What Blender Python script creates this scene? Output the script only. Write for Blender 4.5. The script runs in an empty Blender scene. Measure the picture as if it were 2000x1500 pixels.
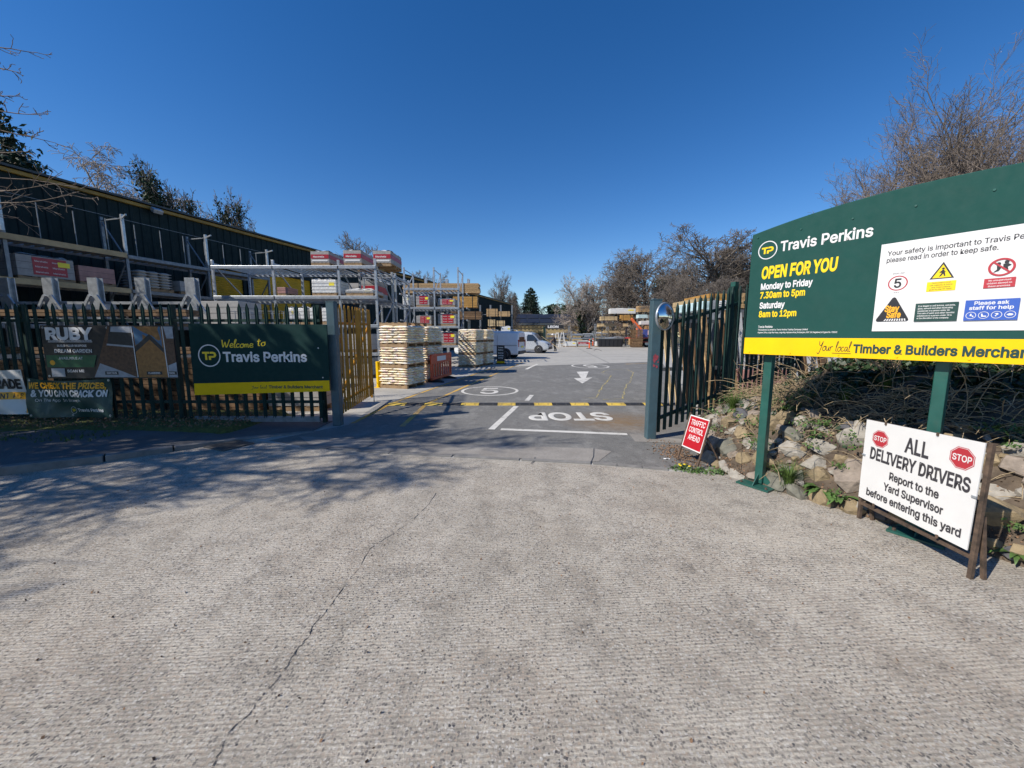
import bpy, bmesh, math, random
import numpy as np
from mathutils import Vector, Matrix
R = math.radians
S = bpy.context.scene
COL = S.collection
# ------------------------------------------------------------------ camera
H = 1.68; PITCH = R(7.25); F = 751.0
cam = bpy.data.objects.new('camera', bpy.data.cameras.new('camera')); COL.objects.link(cam)
cam.location = (0, 0, H); cam.rotation_euler = (R(90) - PITCH, 0, 0)
cam.data.sensor_width = 36; cam.data.lens = 36 * F / 2000
cam.data.clip_start = .05; cam.data.clip_end = 3000
S.camera = cam
# ------------------------------------------------------------------ sky, sun, exposure
SUN_EL = R(42); SUN_AZ = R(27)              # shadows run along (cos az, sin az)
SD = Vector((math.cos(SUN_AZ) * math.cos(SUN_EL), math.sin(SUN_AZ) * math.cos(SUN_EL), -math.sin(SUN_EL)))
W = bpy.data.worlds.new('World'); S.world = W; W.use_nodes = True
nt = W.node_tree; bg = nt.nodes['Background']
sky = nt.nodes.new('ShaderNodeTexSky'); sky.sky_type = 'NISHITA'; sky.sun_disc = False
sky.sun_elevation = SUN_EL; sky.sun_rotation = math.atan2(-SD.x, -SD.y)
sky.air_density = 1.0; sky.dust_density = 0.05; sky.ozone_density = 2.0; sky.altitude = 900
hs = nt.nodes.new('ShaderNodeHueSaturation'); hs.inputs['Saturation'].default_value = 1.36; hs.inputs['Hue'].default_value = .508
nt.links.new(sky.outputs[0], hs.inputs['Color']); nt.links.new(hs.outputs[0], bg.inputs[0])
bg.inputs[1].default_value = 0.116
sun = bpy.data.objects.new('sun', bpy.data.lights.new('sun', 'SUN')); COL.objects.link(sun)
sun.data.energy = 5.0; sun.data.angle = R(.53); sun.data.color = (1, .94, .85)
sun.rotation_euler = SD.to_track_quat('-Z', 'Y').to_euler(); sun.location = (-20, -10, 20)
S.view_settings.view_transform = 'Standard'; S.view_settings.look = 'None'
S.view_settings.exposure = 0.22; S.view_settings.gamma = 1; S.view_settings.use_curve_mapping = False
S.render.engine = 'CYCLES'
# ------------------------------------------------------------------ pixel -> place helpers (2000x1500 photograph)
_fw = np.array([0, math.cos(PITCH), -math.sin(PITCH)]); _up = np.array([0, math.sin(PITCH), math.cos(PITCH)])
def ray(x, y): return _fw + np.array([1., 0, 0]) * (x - 1000) / F + _up * (750 - y) / F
def P(x, y, z=0.):                          # point at height z
    d = ray(x, y); q = d * (z - H) / d[2]; return Vector((q[0], q[1], z))
def D(x, y, Y):                             # point at depth Y
    d = ray(x, y); q = d * Y / d[1]; return Vector((q[0], q[1], q[2] + H))
# ------------------------------------------------------------------ object helpers
def tag(o, label=None, cat=None, group=None, kind=None):
    if label: o['label'] = label
    if cat: o['category'] = cat
    if group: o['group'] = group
    if kind: o['kind'] = kind
    return o
def thing(name, label, cat, loc=(0, 0, 0), rz=0., group=None):
    o = bpy.data.objects.new(name, None); COL.objects.link(o)
    o.location = loc; o.rotation_euler = (0, 0, rz); o.empty_display_size = .1
    return tag(o, label, cat, group)
def link(name, me, parent=None, loc=None, rot=None, scale=None):
    o = bpy.data.objects.new(name, me); COL.objects.link(o)
    if parent is not None: o.parent = parent
    if loc is not None: o.location = loc
    if rot is not None: o.rotation_euler = rot
    if scale is not None: o.scale = scale
    return o
def copy_tree(o, parent=None):
    c = o.copy(); COL.objects.link(c)
    if parent is not None: c.parent = parent
    for ch in KIDS.get(o.name, []): copy_tree(ch, c)
    return c
KIDS = {}
class MB:
    """collects shapes and links them as one mesh object"""
    def __init__(s): s.v = []; s.f = []; s.m = []; s.cm = 0
    def add(s, vs, fs):
        b = len(s.v); s.v += [tuple(q) for q in vs]
        s.f += [tuple(b + i for i in q) for q in fs]; s.m += [s.cm] * len(fs); return s
    def box(s, c, d, rot=None):
        x, y, z = d[0] / 2, d[1] / 2, d[2] / 2
        vs = [Vector(q) for q in ((-x, -y, -z), (x, -y, -z), (x, y, -z), (-x, y, -z), (-x, -y, z), (x, -y, z), (x, y, z), (-x, y, z))]
        if rot is not None:
            if not isinstance(rot, Matrix): rot = Matrix.Rotation(rot, 3, 'Z')
            vs = [rot @ q for q in vs]
        c = Vector(c)
        return s.add([q + c for q in vs], [(0, 3, 2, 1), (4, 5, 6, 7), (0, 1, 5, 4), (1, 2, 6, 5), (2, 3, 7, 6), (3, 0, 4, 7)])
    def bar(s, a, b, w, h=None, up=(0, 0, 1)):
        a = Vector(a); b = Vector(b); h = w if h is None else h
        d = (b - a).normalized(); u = Vector(up)
        if abs(d.dot(u)) > .98: u = Vector((0, 1, 0))
        r = d.cross(u).normalized(); u = r.cross(d)
        r = r * w / 2; u = u * h / 2
        vs = [a - r - u, a + r - u, a + r + u, a - r + u, b - r - u, b + r - u, b + r + u, b - r + u]
        return s.add(vs, [(0, 1, 2, 3), (7, 6, 5, 4), (0, 4, 5, 1), (1, 5, 6, 2), (2, 6, 7, 3), (3, 7, 4, 0)])
    def tube(s, a, b, r0, r1=None, n=10, caps=True):
        a = Vector(a); b = Vector(b); r1 = r0 if r1 is None else r1
        d = (b - a).normalized(); u = Vector((0, 0, 1)) if abs(d.z) < .9 else Vector((1, 0, 0))
        r = d.cross(u).normalized(); u = r.cross(d); vs = []
        for i in range(n):
            t = 2 * math.pi * i / n; e = r * math.cos(t) + u * math.sin(t)
            vs += [a + e * r0, b + e * r1]
        fs = [(2 * i, 2 * ((i + 1) % n), 2 * ((i + 1) % n) + 1, 2 * i + 1) for i in range(n)]
        if caps: fs += [tuple(2 * i for i in reversed(range(n))), tuple(2 * i + 1 for i in range(n))]
        return s.add(vs, fs)
    def pipe(s, pts, r, n=8):
        for i in range(len(pts) - 1): s.tube(pts[i], pts[i + 1], r, r, n)
        return s
    def prism(s, poly, a, b, plane='xz'):
        def q(x, y, t): return (x, t, y) if plane == 'xz' else ((x, y, t) if plane == 'xy' else (t, x, y))
        n = len(poly); vs = [q(x, y, a) for x, y in poly] + [q(x, y, b) for x, y in poly]
        fs = [tuple(range(n)), tuple(reversed(range(n, 2 * n)))] + [(i, i + n, (i + 1) % n + n, (i + 1) % n) for i in range(n)]
        return s.add(vs, fs)
    def poly(s, pts, z=None):
        vs = [(q[0], q[1], z if z is not None else q[2]) for q in pts]
        return s.add(vs, [tuple(range(len(vs)))])
    def lathe(s, prof, n, c=(0, 0, 0), axis='z'):
        vs = []
        for r, h in prof:
            for i in range(n):
                t = 2 * math.pi * i / n; x, y = r * math.cos(t), r * math.sin(t)
                w = (x, y, h) if axis == 'z' else ((x, h, y) if axis == 'y' else (h, x, y))
                vs.append((w[0] + c[0], w[1] + c[1], w[2] + c[2]))
        fs = []
        for k in range(len(prof) - 1):
            for i in range(n):
                j = (i + 1) % n; fs.append((k * n + i, k * n + j, (k + 1) * n + j, (k + 1) * n + i))
        return s.add(vs, fs)
    def mesh(s, name, mats, smooth=False):
        me = bpy.data.meshes.new(name); me.from_pydata(s.v, [], s.f)
        for m in (mats if isinstance(mats, (list, tuple)) else [mats]): me.materials.append(m)
        if any(s.m): me.polygons.foreach_set('material_index', s.m)
        bm = bmesh.new(); bm.from_mesh(me); bmesh.ops.recalc_face_normals(bm, faces=bm.faces); bm.to_mesh(me); bm.free()
        if smooth: me.polygons.foreach_set('use_smooth', [True] * len(me.polygons))
        return me
    def obj(s, name, mats, parent=None, smooth=False, bevel=0, loc=None, rot=None):
        o = link(name, s.mesh(name, mats, smooth), parent, loc, rot)
        if bevel:
            b = o.modifiers.new('bevel', 'BEVEL'); b.width = bevel; b.segments = 2; b.limit_method = 'ANGLE'
        return o
def np_mesh(name, V, Fc, mat, smooth=False):
    V = np.asarray(V, np.float32).reshape(-1, 3); Fc = np.asarray(Fc, np.int32); k = Fc.shape[1]
    me = bpy.data.meshes.new(name); me.vertices.add(len(V)); me.vertices.foreach_set('co', V.ravel())
    me.loops.add(Fc.size); me.loops.foreach_set('vertex_index', Fc.ravel())
    me.polygons.add(len(Fc)); me.polygons.foreach_set('loop_start', np.arange(0, Fc.size, k, dtype=np.int32))
    me.polygons.foreach_set('loop_total', np.full(len(Fc), k, np.int32))
    if smooth: me.polygons.foreach_set('use_smooth', np.ones(len(Fc), bool))
    me.update(calc_edges=True); me.validate()
    me.materials.append(mat); return me
# ------------------------------------------------------------------ materials
def N(t, kind, **kw):
    n = t.nodes.new(kind)
    for k, v in kw.items(): setattr(n, k, v)
    return n
def mixc(t, fac, a, b, blend='MIX'):
    m = N(t, 'ShaderNodeMix', data_type='RGBA', blend_type=blend)
    for sock, v in ((m.inputs[0], fac), (m.inputs[6], a), (m.inputs[7], b)):
        if hasattr(v, 'is_linked') or isinstance(v, bpy.types.NodeSocket): t.links.new(v, sock)
        elif isinstance(v, (int, float)): sock.default_value = v
        else: sock.default_value = (*v[:3], 1)
    return m.outputs[2]
def math_(t, op, a, b=0.):
    m = N(t, 'ShaderNodeMath', operation=op)
    for i, v in enumerate((a, b)):
        if isinstance(v, bpy.types.NodeSocket): t.links.new(v, m.inputs[i])
        else: m.inputs[i].default_value = v
    return m.outputs[0]
def ramp(t, v, stops):
    r = N(t, 'ShaderNodeValToRGB'); e = r.color_ramp.elements
    while len(e) < len(stops): e.new(.5)
    for k, (p, c) in enumerate(stops):
        e[k].position = p; e[k].color = (c, c, c, 1) if isinstance(c, (int, float)) else (*c, 1)
    t.links.new(v, r.inputs[0]); return r.outputs[0]
def pos(t, scale=(1, 1, 1), rz=0., obj=False):
    g = N(t, 'ShaderNodeTexCoord').outputs['Object'] if obj else N(t, 'ShaderNodeNewGeometry').outputs['Position']
    m = N(t, 'ShaderNodeMapping'); m.inputs['Scale'].default_value = scale; m.inputs['Rotation'].default_value = (0, 0, rz)
    t.links.new(g, m.inputs[0]); return m.outputs[0]
def noise(t, vec, scale, detail=4., rough=.6, dist=0.):
    n = N(t, 'ShaderNodeTexNoise'); n.inputs['Scale'].default_value = scale; n.inputs['Detail'].default_value = detail
    n.inputs['Roughness'].default_value = rough; n.inputs['Distortion'].default_value = dist
    t.links.new(vec, n.inputs['Vector']); return n.outputs[0]
def bumpn(t, b, hgt, dist=.01, strength=.6):
    n = N(t, 'ShaderNodeBump'); n.inputs['Strength'].default_value = strength; n.inputs['Distance'].default_value = dist
    t.links.new(hgt, n.inputs['Height']); t.links.new(n.outputs[0], b.inputs['Normal'])
def base(name):
    m = bpy.data.materials.new(name); m.use_nodes = True
    return m, m.node_tree, m.node_tree.nodes['Principled BSDF']
def mat(name, c, rough=.6, metal=0., var=.14, scale=5., bump=0., bscale=60., c2=None, obj=False, stretch=(1, 1, 1), spec=.5, rnd=0., dirt=0.):
    m, t, b = base(name); v = pos(t, stretch, obj=obj)
    lo = tuple(x * (1 - var) for x in c); hi = tuple(min(1, x * (1 + var)) for x in (c2 or c))
    n = noise(t, v, scale, 5.)
    col = mixc(t, ramp(t, n, [(.3, 0.), (.7, 1.)]), lo, hi)
    if rnd:
        oi = N(t, 'ShaderNodeObjectInfo'); k = math_(t, 'ADD', math_(t, 'MULTIPLY', oi.outputs['Random'], 2 * rnd), 1 - rnd)
        cb = N(t, 'ShaderNodeCombineColor')
        for i in range(3): t.links.new(k, cb.inputs[i])
        col = mixc(t, 1., col, cb.outputs[0], 'MULTIPLY')
    if dirt:
        n3 = noise(t, v, scale * .7 + 1.3, 6., .7)
        col = mixc(t, ramp(t, n3, [(.5, 0.), (.72, dirt)]), col, (.09, .075, .055))
    t.links.new(col, b.inputs['Base Color'])
    b.inputs['Roughness'].default_value = rough; b.inputs['Metallic'].default_value = metal
    b.inputs['Specular IOR Level'].default_value = spec
    r = ramp(t, noise(t, v, scale * 3, 3.), [(.3, max(0, rough - .1)), (.7, min(1, rough + .1))]); t.links.new(r, b.inputs['Roughness'])
    if bump: bumpn(t, b, noise(t, v, bscale, 4.), bump, .7)
    return m
MT = {}
def defm(key, *a, **k): MT[key] = mat(key, *a, **k)
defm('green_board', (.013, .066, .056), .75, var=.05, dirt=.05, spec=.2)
defm('green_board_shaded', (.008, .036, .033), .75, var=.06, spec=.2)  # sign green made darker, putting the welcome board's shade into the colour
defm('green_post', (.015, .085, .068), .4, var=.18, dirt=.25)
defm('fence_green', (.009, .033, .028), .65, var=.25, dirt=.2, spec=.25)
defm('post_blue', (.05, .095, .115), .45, var=.15, dirt=.2)
defm('gate_yellow', (.46, .215, .01), .5, var=.25, dirt=.45, scale=3)
defm('yellow', (.85, .53, .004), .6, var=.05, dirt=.05, spec=.2)
defm('text_yellow', (.85, .6, .01), .4, var=.03)
defm('white', (.7, .69, .67), .4, var=.03, dirt=.04)
defm('print_white', (.7, .69, .68), .45, var=.02)
defm('print_black', (.02, .02, .024), .45, var=.1)
defm('print_grey', (.045, .042, .048), .5, var=.1)
defm('print_red', (.43, .032, .045), .45, var=.06)
defm('sign_red', (.42, .01, .018), .4, var=.06, dirt=.05)
defm('print_blue', (.035, .1, .42), .45, var=.05)
defm('print_orange', (.9, .42, .02), .45, var=.05)
defm('print_green', (.02, .11, .05), .45, var=.08)
defm('print_dkgreen', (.012, .05, .042), .45, var=.08)
defm('print_sky', (.06, .15, .26), .45, var=.15)
defm('print_wood', (.3, .14, .04), .5, var=.35, scale=14)
defm('print_brown', (.1, .05, .03), .5, var=.4, scale=20)
defm('print_dark', (.03, .032, .035), .5, var=.3, scale=16)
defm('print_pale', (.35, .37, .4), .5, var=.2, scale=12)
defm('rust', (.075, .055, .042), .75, metal=.2, var=.35, c2=(.12, .08, .055), scale=18, bump=.002)
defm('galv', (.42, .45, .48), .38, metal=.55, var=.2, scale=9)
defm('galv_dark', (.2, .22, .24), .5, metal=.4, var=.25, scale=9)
defm('alu', (.55, .56, .58), .3, metal=.8, var=.1)
defm('black_rubber', (.02, .02, .021), .7, var=.3, dirt=.3, bump=.003)
defm('black_plastic', (.018, .018, .02), .5, var=.2)
defm('bump_yellow', (.55, .38, .06), .7, var=.25, dirt=.8, scale=4)
defm('timber', (.34, .21, .095), .7, var=.35, c2=(.44, .29, .14), scale=3, stretch=(6, 1, 6), rnd=.2)
defm('timber_pale', (.5, .37, .2), .7, var=.25, scale=3, rnd=.25)
defm('timber_orange', (.42, .23, .06), .6, var=.25, scale=3, rnd=.15)
defm('timber_brown', (.17, .1, .05), .7, var=.35, scale=5, rnd=.2)
defm('pallet_wood', (.3, .2, .11), .8, var=.3, scale=8)
defm('wrap_white', (.72, .72, .7), .3, var=.12, scale=9, bump=.02, bscale=14)
defm('wrap_blue', (.5, .66, .68), .3, var=.15, scale=4, bump=.03, bscale=8)
defm('stone_grey', (.32, .31, .3), .75, var=.15, scale=12, bump=.004, bscale=90)
defm('block_grey', (.38, .37, .355), .8, var=.1, scale=12, bump=.004, bscale=90)
defm('pack_red', (.36, .015, .03), .4, var=.1)
defm('label_yellow', (.9, .75, .05), .5, var=.03)
defm('label_pink', (.34, .18, .16), .5, var=.2)
defm('clad_dark', (.011, .023, .024), .7, var=.16, scale=2, spec=.22)
defm('gutter_yellow', (.3, .17, .02), .5, var=.25, dirt=.3, scale=2)
defm('shutter', (.62, .36, .02), .5, var=.2, scale=2)
defm('roof_dark', (.05, .06, .065), .6, var=.2)
defm('brick_yellow', (.42, .32, .16), .8, var=.2, scale=20)
defm('solar', (.014, .017, .028), .5, var=.3, scale=.4)
defm('van_white', (.72, .74, .77), .22, var=.03)
defm('van_silver', (.5, .53, .57), .25, metal=.3, var=.03)
defm('glass', (.02, .025, .03), .06, var=.1, spec=.8)
defm('tyre', (.025, .025, .026), .8, var=.2)
defm('lamp_red', (.45, .01, .01), .25, var=.1)
defm('cone_orange', (.85, .14, .03), .5, var=.06)
defm('barrier_red', (.62, .09, .03), .5, var=.12, dirt=.25, scale=6)
defm('truck_red', (.4, .04, .04), .4, var=.12)
defm('truck_blue', (.06, .08, .3), .45, var=.2, scale=4)
defm('crane_orange', (.75, .17, .06), .4, var=.08)
defm('jacket', (.055, .04, .042), .85, var=.2)
defm('trousers', (.035, .035, .032), .85, var=.2)
defm('skin', (.45, .27, .2), .6, var=.05)
defm('soil', (.06, .043, .03), .95, var=.4, c2=(.1, .075, .052), scale=7, bump=.03, bscale=25)
defm('straw', (.28, .2, .11), .9, var=.4, c2=(.4, .31, .19), scale=30)
defm('litter', (.2, .12, .07), .9, var=.5, scale=40)
defm('grass', (.075, .13, .02), .8, var=.35, scale=12)
defm('leaf', (.055, .1, .022), .55, var=.4, c2=(.08, .15, .035), scale=14)
defm('ivy', (.022, .045, .016), .5, var=.5, scale=3)
defm('moss', (.09, .1, .02), .95, var=.5, scale=18, bump=.01)
defm('conifer', (.012, .03, .015), .7, var=.5, scale=1.5)
defm('conifer_b', (.022, .045, .016), .7, var=.5, scale=1.5)
defm('holm', (.045, .055, .025), .7, var=.5, scale=1.5)
defm('bark', (.13, .105, .08), .9, var=.35, scale=8, bump=.01)
defm('bark_pale', (.32, .29, .25), .85, var=.3, scale=8)
defm('twig', (.16, .135, .115), .9, var=.3, scale=3)
defm('twig_pale', (.34, .29, .25), .9, var=.25, scale=3)
defm('twig_brown', (.2, .16, .13), .9, var=.3, scale=3)
defm('bud', (.62, .6, .52), .8, var=.15)
defm('flower', (.85, .62, .01), .6, var=.1)
defm('kerb', (.2, .19, .175), .9, var=.25, scale=6, bump=.006, bscale=80)
defm('iron', (.11, .105, .1), .7, metal=.4, var=.3, scale=15)
defm('graffiti', (.3, .05, .065), .6, var=.3, scale=14)
defm('st_light', (.29, .265, .225), .9, var=.25, scale=14, bump=.02, bscale=22, dirt=.5)
defm('st_tan', (.25, .19, .11), .9, var=.3, scale=12, bump=.02, bscale=22, dirt=.5)
defm('st_slate', (.08, .08, .088), .75, var=.3, scale=14, bump=.02, bscale=18, dirt=.3)
defm('st_green', (.155, .15, .12), .9, var=.3, scale=12, bump=.02, bscale=22, dirt=.5)
defm('st_pink', (.25, .205, .165), .9, var=.25, scale=12, bump=.02, bscale=22, dirt=.45)
m, t, b = base('mirror'); b.inputs['Base Color'].default_value = (.75, .77, .8, 1); b.inputs['Metallic'].default_value = 1; b.inputs['Roughness'].default_value = .03; MT['mirror'] = m
# brushed concrete of the street
def concrete_street():
    m, t, b = base('brushed_concrete')
    v = pos(t); g = pos(t, (1, 1, 1), R(-4))
    w = N(t, 'ShaderNodeTexWave', wave_type='BANDS', bands_direction='Y', wave_profile='SIN')
    w.inputs['Scale'].default_value = 13.5; w.inputs['Distortion'].default_value = 3.2; w.inputs['Detail'].default_value = 3.; w.inputs['Detail Scale'].default_value = 1.6; w.inputs['Detail Roughness'].default_value = .75
    t.links.new(g, w.inputs['Vector'])
    streak = noise(t, pos(t, (7, 60, 1), R(-4)), 1., 4., .7)
    big = noise(t, v, .55, 5., .6); mid = noise(t, v, 3.2, 5., .65); fine = noise(t, v, 75., 4., .75)
    groove = math_(t, 'MULTIPLY', math_(t, 'ADD', math_(t, 'MULTIPLY', w.outputs[1], .36), math_(t, 'MULTIPLY', streak, 1.2)), ramp(t, mid, [(.32, .35), (.62, 1.)]))
    col = mixc(t, ramp(t, groove, [(.15, 0.), (.75, 1.)]), (.215, .192, .158), (.59, .535, .445))
    nd = N(t, 'ShaderNodeTexNoise'); nd.inputs['Scale'].default_value = 55.; t.links.new(v, nd.inputs['Vector']); wv = N(t, 'ShaderNodeVectorMath', operation='MULTIPLY_ADD'); t.links.new(nd.outputs['Color'], wv.inputs[0]); wv.inputs[1].default_value = (.016, .016, .016); t.links.new(v, wv.inputs[2]); vd = wv.outputs[0]
    vo = N(t, 'ShaderNodeTexVoronoi', feature='F1'); vo.inputs['Scale'].default_value = 72.; t.links.new(vd, vo.inputs['Vector'])
    sp = N(t, 'ShaderNodeSeparateColor'); t.links.new(vo.outputs['Color'], sp.inputs[0])
    stone = ramp(t, sp.outputs[0], [(0., (.035, .037, .048)), (.2, (.1, .095, .1)), (.3, (.34, .3, .26)), (.6, (.46, .36, .27)), (.8, (.5, .47, .43)), (1., (.72, .69, .63))])
    inside = ramp(t, vo.outputs['Distance'], [(.4, 1.), (.55, 0.)])
    expo = ramp(t, noise(t, v, 1.1, 5., .7), [(.3, .45), (.6, .95)])
    col = mixc(t, math_(t, 'MULTIPLY', inside, expo), col, stone)
    col = mixc(t, ramp(t, fine, [(.35, .5), (.6, 0.)]), col, (.13, .12, .11))
    v2 = N(t, 'ShaderNodeTexVoronoi', feature='F1'); v2.inputs['Scale'].default_value = 38.; t.links.new(vd, v2.inputs['Vector'])
    s2 = N(t, 'ShaderNodeSeparateColor'); t.links.new(v2.outputs['Color'], s2.inputs[0])
    chip = math_(t, 'MULTIPLY', ramp(t, s2.outputs[1], [(.1, 1.), (.11, 0.)]), ramp(t, v2.outputs['Distance'], [(.2, 1.), (.26, 0.)]))
    col = mixc(t, chip, col, (.05, .05, .06))
    col = mixc(t, ramp(t, big, [(.38, 0.), (.72, .4)]), col, (.22, .195, .155))
    track = noise(t, pos(t, (2.4, .16, 1), R(9)), 1., 4., .6); col = mixc(t, ramp(t, track, [(.5, 0.), (.72, .24)]), col, (.15, .135, .11))
    oil = noise(t, v, 2.1, 3., .5); col = mixc(t, ramp(t, oil, [(.68, 0.), (.76, .35)]), col, (.09, .08, .075))
    pinkish = noise(t, v, .9, 3.); col = mixc(t, ramp(t, pinkish, [(.5, 0.), (.72, .2)]), col, (.34, .27, .2))
    t.links.new(col, b.inputs['Base Color']); b.inputs['Roughness'].default_value = .88; b.inputs['Specular IOR Level'].default_value = .3
    hgt = math_(t, 'ADD', math_(t, 'MULTIPLY', groove, .9), math_(t, 'MULTIPLY', fine, .8))
    bumpn(t, b, hgt, .009, .9); return m
MT['street'] = concrete_street()
def tarmac():
    m, t, b = base('worn_tarmac'); v = pos(t)
    fine = noise(t, v, 110., 3., .8); mid = noise(t, v, 6., 6., .7); big = noise(t, v, .5, 5.)
    st = noise(t, pos(t, (1.6, .8, 1), R(-15)), 1.2, 7., .78)
    col = mixc(t, ramp(t, fine, [(.35, 0.), (.68, 1.)]), (.085, .082, .075), (.235, .227, .207))
    col = mixc(t, ramp(t, st, [(.5, 0.), (.7, .6)]), col, (.33, .32, .295))
    col = mixc(t, ramp(t, mid, [(.52, 0.), (.68, .5)]), col, (.06, .058, .055))
    col = mixc(t, ramp(t, big, [(.4, 0.), (.7, .35)]), col, (.21, .205, .195))
    rs = N(t, 'ShaderNodeTexGradient', gradient_type='SPHERICAL'); mp = N(t, 'ShaderNodeMapping')
    mp.inputs['Location'].default_value = (-2.05 * .8, -7.4 * .9, 0); mp.inputs['Scale'].default_value = (.8, .9, 1)
    t.links.new(N(t, 'ShaderNodeNewGeometry').outputs['Position'], mp.inputs[0]); t.links.new(mp.outputs[0], rs.inputs[0])
    col = mixc(t, math_(t, 'MULTIPLY', math_(t, 'MULTIPLY', rs.outputs[1], .8), ramp(t, mid, [(.3, .3), (.6, 1.)])), col, (.22, .12, .03))
    t.links.new(col, b.inputs['Base Color']); b.inputs['Roughness'].default_value = .85
    bumpn(t, b, math_(t, 'ADD', fine, mid), .008, .6); return m
MT['tarmac'] = tarmac()
def worn_paint(name, c, wear):
    m, t, b = base(name); v = pos(t)
    n1 = noise(t, v, 9., 6., .75); n2 = noise(t, v, 1.6, 4.); n3 = noise(t, v, 90., 3., .8)
    k = math_(t, 'ADD', math_(t, 'ADD', math_(t, 'MULTIPLY', n1, .6), math_(t, 'MULTIPLY', n2, .5)), math_(t, 'MULTIPLY', n3, .35))
    col = mixc(t, ramp(t, k, [(.78 - wear, 0.), (.92 - wear, 1.)]), c, (.15, .145, .135))
    col = mixc(t, ramp(t, n2, [(.35, 0.), (.7, .35)]), col, (.3, .28, .25))
    t.links.new(col, b.inputs['Base Color']); b.inputs['Roughness'].default_value = .8; bumpn(t, b, n3, .005, .5); return m
MT['line_white'] = worn_paint('line_white', (.62, .6, .55), .02); MT['line_yellow'] = worn_paint('line_yellow', (.58, .34, .05), .06); MT['line_thin'] = worn_paint('line_thin', (.45, .36, .1), .12)
def slab(name, lo, hi, brush=0.):
    m, t, b = base(name); v = pos(t)
    fine = noise(t, v, 60., 4., .75); mid = noise(t, v, 2.2, 6., .65); big = noise(t, pos(t, (.22, .5, 1), R(-14)), 1., 5., .65)
    col = mixc(t, ramp(t, mid, [(.3, 0.), (.7, 1.)]), lo, hi)
    col = mixc(t, ramp(t, fine, [(.35, .35), (.6, 0.)]), col, tuple(x * .45 for x in lo))
    col = mixc(t, ramp(t, big, [(.5, 0.), (.72, .45)]), col, tuple(x * .5 for x in lo))
    t.links.new(col, b.inputs['Base Color']); b.inputs['Roughness'].default_value = .85
    bumpn(t, b, math_(t, 'ADD', fine, mid), .006, .5); return m
MT['slab'] = slab('yard_concrete', (.35, .335, .3), (.46, .44, .4))
MT['patch'] = slab('patch_concrete', (.22, .2, .175), (.34, .315, .28))
MT['pavement'] = slab('pavement_tarmac', (.09, .088, .085), (.15, .145, .14))
def ground_m():
    m, t, b = base('rough_ground'); v = pos(t)
    col = mixc(t, ramp(t, noise(t, v, .4, 6., .7), [(.35, 0.), (.65, 1.)]), (.09, .075, .05), (.06, .09, .03))
    t.links.new(col, b.inputs['Base Color']); b.inputs['Roughness'].default_value = .95
    bumpn(t, b, noise(t, v, 9., 5.), .06, .6); return m
MT['ground'] = ground_m()
def bag_m():
    m, t, b = base('printed_bag'); v = pos(t, obj=True); oi = N(t, 'ShaderNodeObjectInfo')
    off = N(t, 'ShaderNodeVectorMath', operation='ADD'); t.links.new(v, off.inputs[0]); t.links.new(oi.outputs['Random'], off.inputs[1])
    n1 = noise(t, off.outputs[0], 5.5, 3., .6); n2 = noise(t, off.outputs[0], 9., 3., .6)
    col = mixc(t, ramp(t, n1, [(.42, 0.), (.5, 1.)]), (.82, .78, .71), (.8, .69, .44))
    col = mixc(t, ramp(t, n2, [(.54, 0.), (.62, .7)]), col, (.55, .26, .28))
    t.links.new(col, b.inputs['Base Color']); b.inputs['Roughness'].default_value = .45
    bumpn(t, b, noise(t, v, 16., 4.), .015, .7); return m
MT['bag'] = bag_m()
def graybag_m():
    return mat('cement_bag', (.45, .43, .4), .6, var=.15, scale=8, bump=.012, bscale=18, obj=True)
MT['graybag'] = graybag_m()
# ------------------------------------------------------------------ lettering
TMP = bpy.data.scenes.new('lettering_work'); _tc = {}
import os
FONT = None                                 # Blender's own interface typeface when present, else its built-in one
try:
    _fp = os.path.join(bpy.utils.system_resource('DATAFILES', path='fonts'), 'Inter.woff2')
    if os.path.exists(_fp): FONT = bpy.data.fonts.load(_fp)
except Exception: FONT = None
def text_mesh(s, bold=0., shear=0.):
    k = (s, bold, shear)
    if k in _tc: return _tc[k]
    cu = bpy.data.curves.new('t', 'FONT'); cu.body = s; cu.size = 1; cu.bevel_depth = max(0., bold); cu.bevel_resolution = 0; cu.shear = shear; cu.resolution_u = 3; cu.fill_mode = 'BOTH'
    if FONT: cu.font = FONT
    o = bpy.data.objects.new('t', cu); TMP.collection.objects.link(o); vl = TMP.view_layers[0]; vl.update()
    me = bpy.data.meshes.new_from_object(o.evaluated_get(vl.depsgraph))
    V = np.zeros(len(me.vertices) * 3); me.vertices.foreach_get('co', V); V = V.reshape(-1, 3).copy(); V[:, 2] *= .06
    Fs = [tuple(p.vertices) for p in me.polygons if p.normal.z > .05]
    used = sorted({i for f_ in Fs for i in f_}); remap = {i: k for k, i in enumerate(used)}; V = V[used]; Fs = [tuple(remap[i] for i in f_) for f_ in Fs]
    bpy.data.objects.remove(o); bpy.data.curves.remove(cu); bpy.data.meshes.remove(me)
    _tc[k] = (V, Fs); return _tc[k]
_cap = None
def text2d(s, x, y, h, w=None, bold=0., shear=0., align='l'):
    """lettering as flat polygons: baseline start (x, y), capital height h, total width w"""
    global _cap
    if _cap is None:
        V, _ = text_mesh('H'); _cap = V[:, 1].max()
    V, Fs = text_mesh(s, bold, shear)
    k = h / _cap; V = V * k; x0, x1 = V[:, 0].min(), V[:, 0].max()
    V[:, 0] -= x0
    if w: V[:, 0] *= w / (x1 - x0)
    W_ = V[:, 0].max()
    V[:, 0] += x - (W_ if align == 'r' else (W_ / 2 if align == 'c' else 0)); V[:, 1] += y
    return V, Fs
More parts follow.
